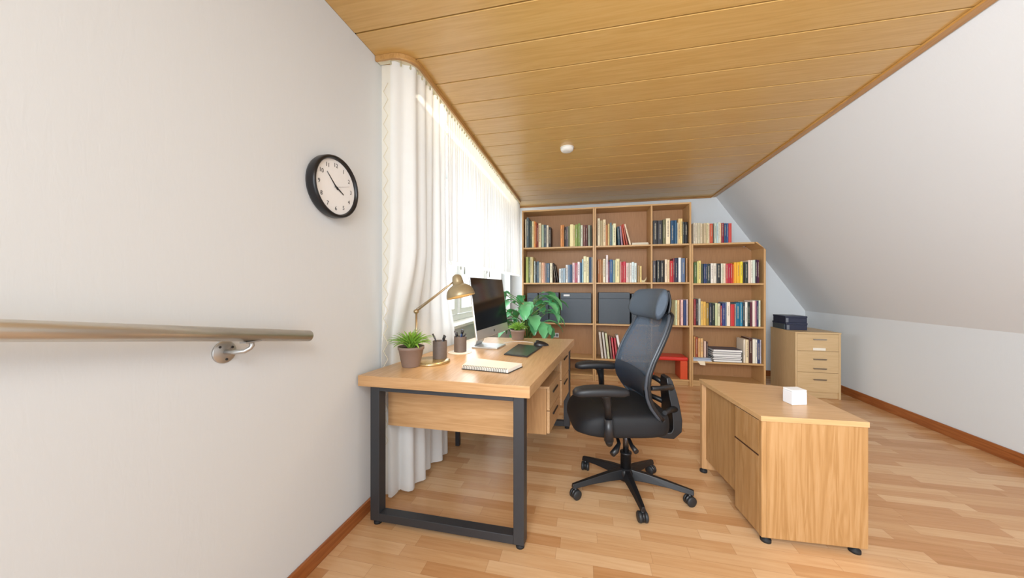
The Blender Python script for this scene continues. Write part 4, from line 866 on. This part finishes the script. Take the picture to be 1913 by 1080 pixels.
# ------------------------------------------------------------------ office chair (local: front = -x, near side = -y)
PH = math.radians(11); CC = (0.235, 2.04)
ch = thing('office_chair', 'black high-back mesh office chair with headrest on five castors', 'chair', (CC[0], CC[1], 0), PH)
def wl(X, Y): dx_, dy_ = X-CC[0], Y-CC[1]; return (dx_*math.cos(PH)+dy_*math.sin(PH), -dx_*math.sin(PH)+dy_*math.cos(PH))
cast = [wl(-0.052, 1.893), wl(0.002, 2.205), wl(0.411, 2.250), wl(0.560, 1.970), wl(0.285, 1.775)]
hub = MB().lathe([(0.02, 0.062), (0.04, 0.066), (0.045, 0.115), (0.034, 0.135), (0, 0.136)], (0, 0, 0), 28).build('base_hub', M_BLACK, ch, local=True)
for i, (x, y) in enumerate(cast):
    d = Vector((x, y, 0)); L_ = d.length; d.normalize(); n_ = Vector((-d.y, d.x, 0)); m = MB(); secs = []
    for f, hw, zt1, zb1 in ((0.08, 0.027, 0.132, 0.078), (0.35, 0.024, 0.124, 0.080), (0.7, 0.020, 0.106, 0.076), (0.96, 0.016, 0.092, 0.066), (1.06, 0.014, 0.086, 0.062)):
        c_ = d*L_*f; secs += [c_+n_*hw+Vector((0,0,zb1)), c_+n_*hw*0.55+Vector((0,0,zt1)), c_-n_*hw*0.55+Vector((0,0,zt1)), c_-n_*hw+Vector((0,0,zb1))]
    fs = [(a*4+j, a*4+(j+1) % 4, (a+1)*4+(j+1) % 4, (a+1)*4+j) for a in range(4) for j in range(4)]+[(0,1,2,3), (19,18,17,16)]
    m.add(secs, fs); m.build('spoke', M_BLACK, ch, local=True, bevel=0.003)
    # castor: hood, two wheels
    rot = [0.5, 1.3, 2.2, 0.2, 1.6][i]; q = Vector((math.cos(rot), math.sin(rot), 0)); sdn = Vector((-q.y, q.x, 0)); ctr_ = d*L_+Vector((0,0,0.028))
    MR = Matrix((Vector((0,0,1)), q, sdn)).transposed()
    cso = MB().tube([d*L_+Vector((0,0,0.030)), d*L_+Vector((0,0,0.068))], 0.011, 12)
    cso.lathe([(0.0, -0.006), (0.027, -0.006), (0.027, 0.006), (0, 0.006)], ctr_+Vector((0,0,0.002)), 20, MR)
    cso = cso.build('castor', M_BLACK, ch, local=True)
    for s_ in (-1, 1):
        MB().lathe([(0.0, -0.009), (0.022, -0.009), (0.0275, -0.005), (0.0275, 0.004), (0.023, 0.009), (0, 0.010)], ctr_+sdn*s_*0.0155, 24, MR).build('wheel', plain('castor_wheel', '26282a', 0.5), cso, local=True)
MB().lathe([(0.030, 0.125), (0.030, 0.215), (0.033, 0.217), (0.033, 0.226), (0.0, 0.226)], (0,0,0), 28).build('column_sleeve', M_BLACK, ch, local=True)
MB().lathe([(0.017, 0.226), (0.017, 0.36)], (0,0,0), 24).build('gas_piston', plain('dark_chrome', '5c5c60', 0.25, 0.9), ch, local=True)
m = MB().box(-0.14, 0.10, -0.08, 0.08, 0.355, 0.405); m.build('mechanism', M_BLACK, ch, local=True, bevel=0.012)
m = MB().tube([(-0.08, -0.07, 0.37), (-0.09, -0.17, 0.352), (-0.115, -0.20, 0.330), (-0.14, -0.215, 0.315)], [0.008, 0.010, 0.017, 0.015], 10); m.build('tilt_lever', M_BLACK, ch, local=True)
m = MB().tube([(-0.02, -0.07, 0.37), (-0.03, -0.19, 0.352), (-0.02, -0.235, 0.34)], [0.008, 0.011, 0.014], 10); m.build('height_lever', M_BLACK, ch, local=True)
# seat cushion
M_SEAT = plain('black_seat_fabric', '0a0c11', 0.7, var=0.15, scale=220, bump=0.15)
def seatfn(u, v):
    ang = 2*PI*u; e_ = 0.42; ca, sa = math.cos(ang), math.sin(ang); sx = math.copysign(abs(ca)**e_, ca); sy = math.copysign(abs(sa)**e_, sa)
    w_ = [0.0, 0.90, 0.985, 1.0, 1.0, 0.97, 0.90, 0.72, 0.45, 0.0][v]; zz = [0.0, 0.0, 0.010, 0.035, 0.075, 0.103, 0.117, 0.125, 0.128, 0.128][v]
    x = 0.262*sx*w_-0.07; y = 0.25*sy*w_*(1-0.08*max(0, ca)); z = 0.402+zz
    f = max(0, (-x-0.16)/0.18); z -= 0.055*f*f*min(1, zz/0.06); z += (0.03*f*f if zz < 0.02 else 0)
    z += 0.010*abs(sy)*w_*(zz/0.128)
    return (x, y, z)
vs = [seatfn(i/48, j) for j in range(10) for i in range(48)]
MB().add(vs, [(j*48+i, j*48+(i+1) % 48, (j+1)*48+(i+1) % 48, (j+1)*48+i) for j in range(9) for i in range(48)], True).build('seat_cushion', M_SEAT, ch, local=True, subsurf=1)
# back: S-curved sheet
PRO = [(0.500, 0.150), (0.53, 0.125), (0.57, 0.096), (0.62, 0.074), (0.68, 0.064), (0.74, 0.070), (0.81, 0.094), (0.88, 0.128), (0.95, 0.164), (1.01, 0.192), (1.04, 0.202)]
def px(z):
    for (a, b) in zip(PRO, PRO[1:]):
        if z <= b[0]:
            f = (z-a[0])/(b[0]-a[0]); f = max(0, f); return a[1]+(b[1]-a[1])*f
    return PRO[-1][1]
def hwid(z):
    t = (z-0.50)/0.54
    return 0.225+0.035*math.sin(min(1, t*2.2)*PI/2)-0.045*max(0, (t-0.6)/0.4)**2.0
def backp(u, z, off=0.0):
    y = (2*u-1)*hwid(z); x = px(z)-0.045*abs(2*u-1)**2.2+0.0+off
    return (x, y, z)
M_MESH = meshfab('grey_chair_mesh', '4a5a6c', 0.33)
m = MB(); m.grid(lambda u, v: backp(u, 0.503+0.537*v), 24, 36); m.build('back_mesh', M_MESH, ch, local=True, fixn=False)
m = MB(); m.grid(lambda u, v: backp(u, 0.55+0.17*v, -0.006-0.008*math.sin(PI*v)), 24, 10); m.build('lumbar_pad', meshfab('dense_lumbar_mesh', '202a38', 0.12), ch, local=True, fixn=False)
rim = [backp(0, 0.50+0.54*k/30) for k in range(31)]+[backp(k/14, 1.04+0.012*math.sin(PI*k/14)) for k in range(1, 14)]+[backp(1, 1.04-0.54*k/30) for k in range(31)]+[backp(1-k/14, 0.50) for k in range(1, 14)]
rim.append(rim[0]); MB().tube(rim, 0.0085, 10).build('back_frame', plain('frame_dark_grey', '3a4048', 0.35), ch, local=True)
rim2 = [(p[0]+0.016, p[1]*0.985, p[2]) for p in rim]; MB().tube(rim2, 0.011, 10).build('outer_frame', M_BLACK, ch, local=True)
# headrest roll
M_HEADR = plain('grey_headrest_fabric', '46525f', 0.7, var=0.12, scale=260, bump=0.15)
def headfn(u, v):
    ang = 2*PI*u; yy = 2*v-1; th = 0.036*(1-0.12*abs(yy)**3); hh_ = 0.088*(1-0.06*yy*yy); ed = (1-abs(yy)**14*0.35)
    x = 0.165+th*math.cos(ang)*ed-0.05*abs(yy)**2+0.018*math.sin(ang); z = 1.099+hh_*math.sin(ang)*ed; return (x, yy*0.222, z)
m = MB(); m.grid(headfn, 32, 28)
n0 = len(m.v)-33; m.f += [tuple(range(0, 32))[::-1], tuple(range(n0, n0+32))]; m.sm += [False, False]
m.build('headrest', M_HEADR, ch, local=True)
m = MB(); m.grid(lambda u, v: (0.212-0.05*abs(2*u-1)**2+0.012*math.sin(PI*v), (2*u-1)*0.19, 1.045+0.13*v), 16, 8); m.build('headrest_shell', M_BLACK, ch, local=True, solid=0.012)
m = MB().tube([(0.20, 0, 0.93), (0.226, 0, 1.0), (0.226, 0, 1.08)], 0.014, 10); m.build('headrest_post', M_BLACK, ch, local=True)
# rear support: closed swept shell from under the seat up the back
def sweep(path, hw, th_, name):
    m = MB(); vs = []
    for i, p in enumerate(path):
        q0, q1 = path[max(i-1, 0)], path[min(i+1, len(path)-1)]; tx, tz = q1[0]-q0[0], q1[1]-q0[1]; l_ = math.hypot(tx, tz); nx_, nz_ = -tz/l_, tx/l_; w_ = hw[i]; th = th_[i]
        vs += [(p[0]+nx_*th, -w_, p[1]+nz_*th), (p[0]+nx_*th, w_, p[1]+nz_*th), (p[0]-nx_*th, w_, p[1]-nz_*th), (p[0]-nx_*th, -w_, p[1]-nz_*th)]
    n = len(path); fs = [(a*4+j, a*4+(j+1) % 4, (a+1)*4+(j+1) % 4, (a+1)*4+j) for a in range(n-1) for j in range(4)]+[(0,1,2,3), (n*4-1, n*4-2, n*4-3, n*4-4)]
    m.add(vs, fs); return m.build(name, M_BLACK, ch, local=True, bevel=0.004, subsurf=0)
sweep([(0.02, 0.375), (0.12, 0.368), (0.19, 0.356), (0.235, 0.358), (0.262, 0.388), (0.266, 0.44), (0.258, 0.52), (0.246, 0.59), (0.236, 0.65), (0.230, 0.675)], [0.07, 0.075, 0.08, 0.085, 0.085, 0.08, 0.07, 0.06, 0.05, 0.04], [0.018, 0.016, 0.016, 0.020, 0.026, 0.026, 0.024, 0.022, 0.016, 0.010], 'back_support')
for s_ in (-1, 1):
    MB().tube([(0.240, s_*0.05, 0.62), (0.21, s_*0.10, 0.635), (0.14, s_*0.18, 0.655), (px(0.67)-0.012, s_*0.235, 0.67)], [0.018, 0.015, 0.013, 0.012], 10).build('yoke_arm', M_BLACK, ch, local=True)
    MB().tube([(0.258, s_*0.06, 0.50), (0.20, s_*0.12, 0.515), (0.14, s_*0.20, 0.53)], [0.018, 0.015, 0.012], 10).build('yoke_arm', M_BLACK, ch, local=True)
# armrests
for s_ in (-1, 1):
    yy = s_*0.285; ax_ = -0.175 if s_ < 0 else -0.07
    a = MB().tube([(-0.06, s_*0.07, 0.390), (ax_*0.7-0.03, s_*0.20, 0.392), (ax_+0.005, yy*0.96, 0.402), (ax_, yy, 0.43)], [0.014, 0.014, 0.018, 0.024], 14); arm = a.build('arm_bracket', M_BLACK, ch, local=True)
    MB().tube([(ax_, yy, 0.42), (ax_-0.002, yy, 0.53)], [0.024, 0.022], 16).build('arm_sleeve', plain('arm_plastic', '202226', 0.4), arm, local=True)
    MB().tube([(ax_-0.002, yy, 0.53), (ax_-0.006, yy, 0.60), (ax_-0.012, yy, 0.640), (ax_-0.02, yy, 0.662)], [0.018, 0.020, 0.026, 0.040], 16).build('arm_post', M_BLACK, arm, local=True)
    def padfn(u, v, s_=s_, yy=yy, ax_=ax_):
        ang = 2*PI*u; ca, sa = math.cos(ang), math.sin(ang); sx = math.copysign(abs(ca)**0.6, ca); sy = math.copysign(abs(sa)**0.75, sa)
        w_ = [0.0, 0.86, 1.0, 1.0, 0.93, 0.7, 0.0][v]; zz = [0.0, 0.0, 0.008, 0.020, 0.029, 0.033, 0.034][v]
        x = 0.142*sx*w_; return (ax_-0.04+x, yy+0.046*sy*w_*(1-0.12*sx), 0.652+zz*1.25-0.010*(x/0.14)**2)
    vs = [padfn(i/32, j) for j in range(7) for i in range(32)]
    MB().add(vs, [(j*32+i, j*32+(i+1) % 32, (j+1)*32+(i+1) % 32, (j+1)*32+i) for j in range(6) for i in range(32)], True).build('arm_pad', plain('arm_pad_rubber', '1a1c20', 0.5), arm, local=True)

# ------------------------------------------------------------------ light, world, camera
wd_ = bpy.data.worlds.new('daylight'); bpy.context.scene.world = wd_; wd_.use_nodes = True
bg = wd_.node_tree.nodes['Background']; bg.inputs['Color'].default_value = (0.89, 0.945, 1.0, 1); bg.inputs['Strength'].default_value = 1.4
def area(name, loc, rot, sx, sy, power, col=(1, 1, 1), spread=PI):
    l = bpy.data.lights.new(name, 'AREA'); l.shape = 'RECTANGLE'; l.size = sx; l.size_y = sy; l.energy = power; l.color = col; l.spread = spread
    o = bpy.data.objects.new(name, l); C.objects.link(o); o.location = loc; o.rotation_euler = rot; return o
area('window_daylight', (XL-0.45, (WY0+WY1)/2, 1.6), (0, math.radians(-90), 0), 1.5, 2.7, 36, (0.92, 0.96, 1.0))
area('overhead_fill', (0.35, -0.6, 2.40), (math.radians(25), 0, 0), 1.2, 0.9, 25, (0.90, 0.95, 1.0))  # added overhead fill behind the camera, not a fitting of the room
ld = (Vector((2.4, 3.6, 1.3))-Vector((-0.2, -1.0, 1.75))).to_track_quat('-Z', 'Y').to_euler()
area('slope_fill', (-0.2, -1.0, 1.75), ld, 1.0, 1.2, 36, (0.90, 0.95, 1.0), math.radians(105))  # added fill from the rear left to brighten the slope and right side
l = bpy.data.lights.new('desk_lamp_light', 'SPOT'); l.energy = 2.5; l.color = (1.0, 0.80, 0.52); l.spot_size = math.radians(150); l.spot_blend = 0.6; l.shadow_soft_size = 0.03
lo = bpy.data.objects.new('desk_lamp_light', l); C.objects.link(lo); lo.location = sc_+Vector((0, 0, -0.004)); lo.rotation_euler = (0, math.radians(-9), 0)
cam = bpy.data.cameras.new('camera'); cam.lens = 36*F_PX/1913; cam.sensor_width = 36; cam.shift_y = (CY-540)/1913; cam.clip_start = 0.05
co = bpy.data.objects.new('camera', cam); C.objects.link(co); co.location = (0, 0, H); co.rotation_euler = (PI/2, 0, YAW)
S = bpy.context.scene; S.camera = co
S.view_settings.view_transform = 'Standard'; S.view_settings.look = 'None'; S.view_settings.exposure = 0.55; S.view_settings.gamma = 1.0; S.view_settings.use_curve_mapping = False
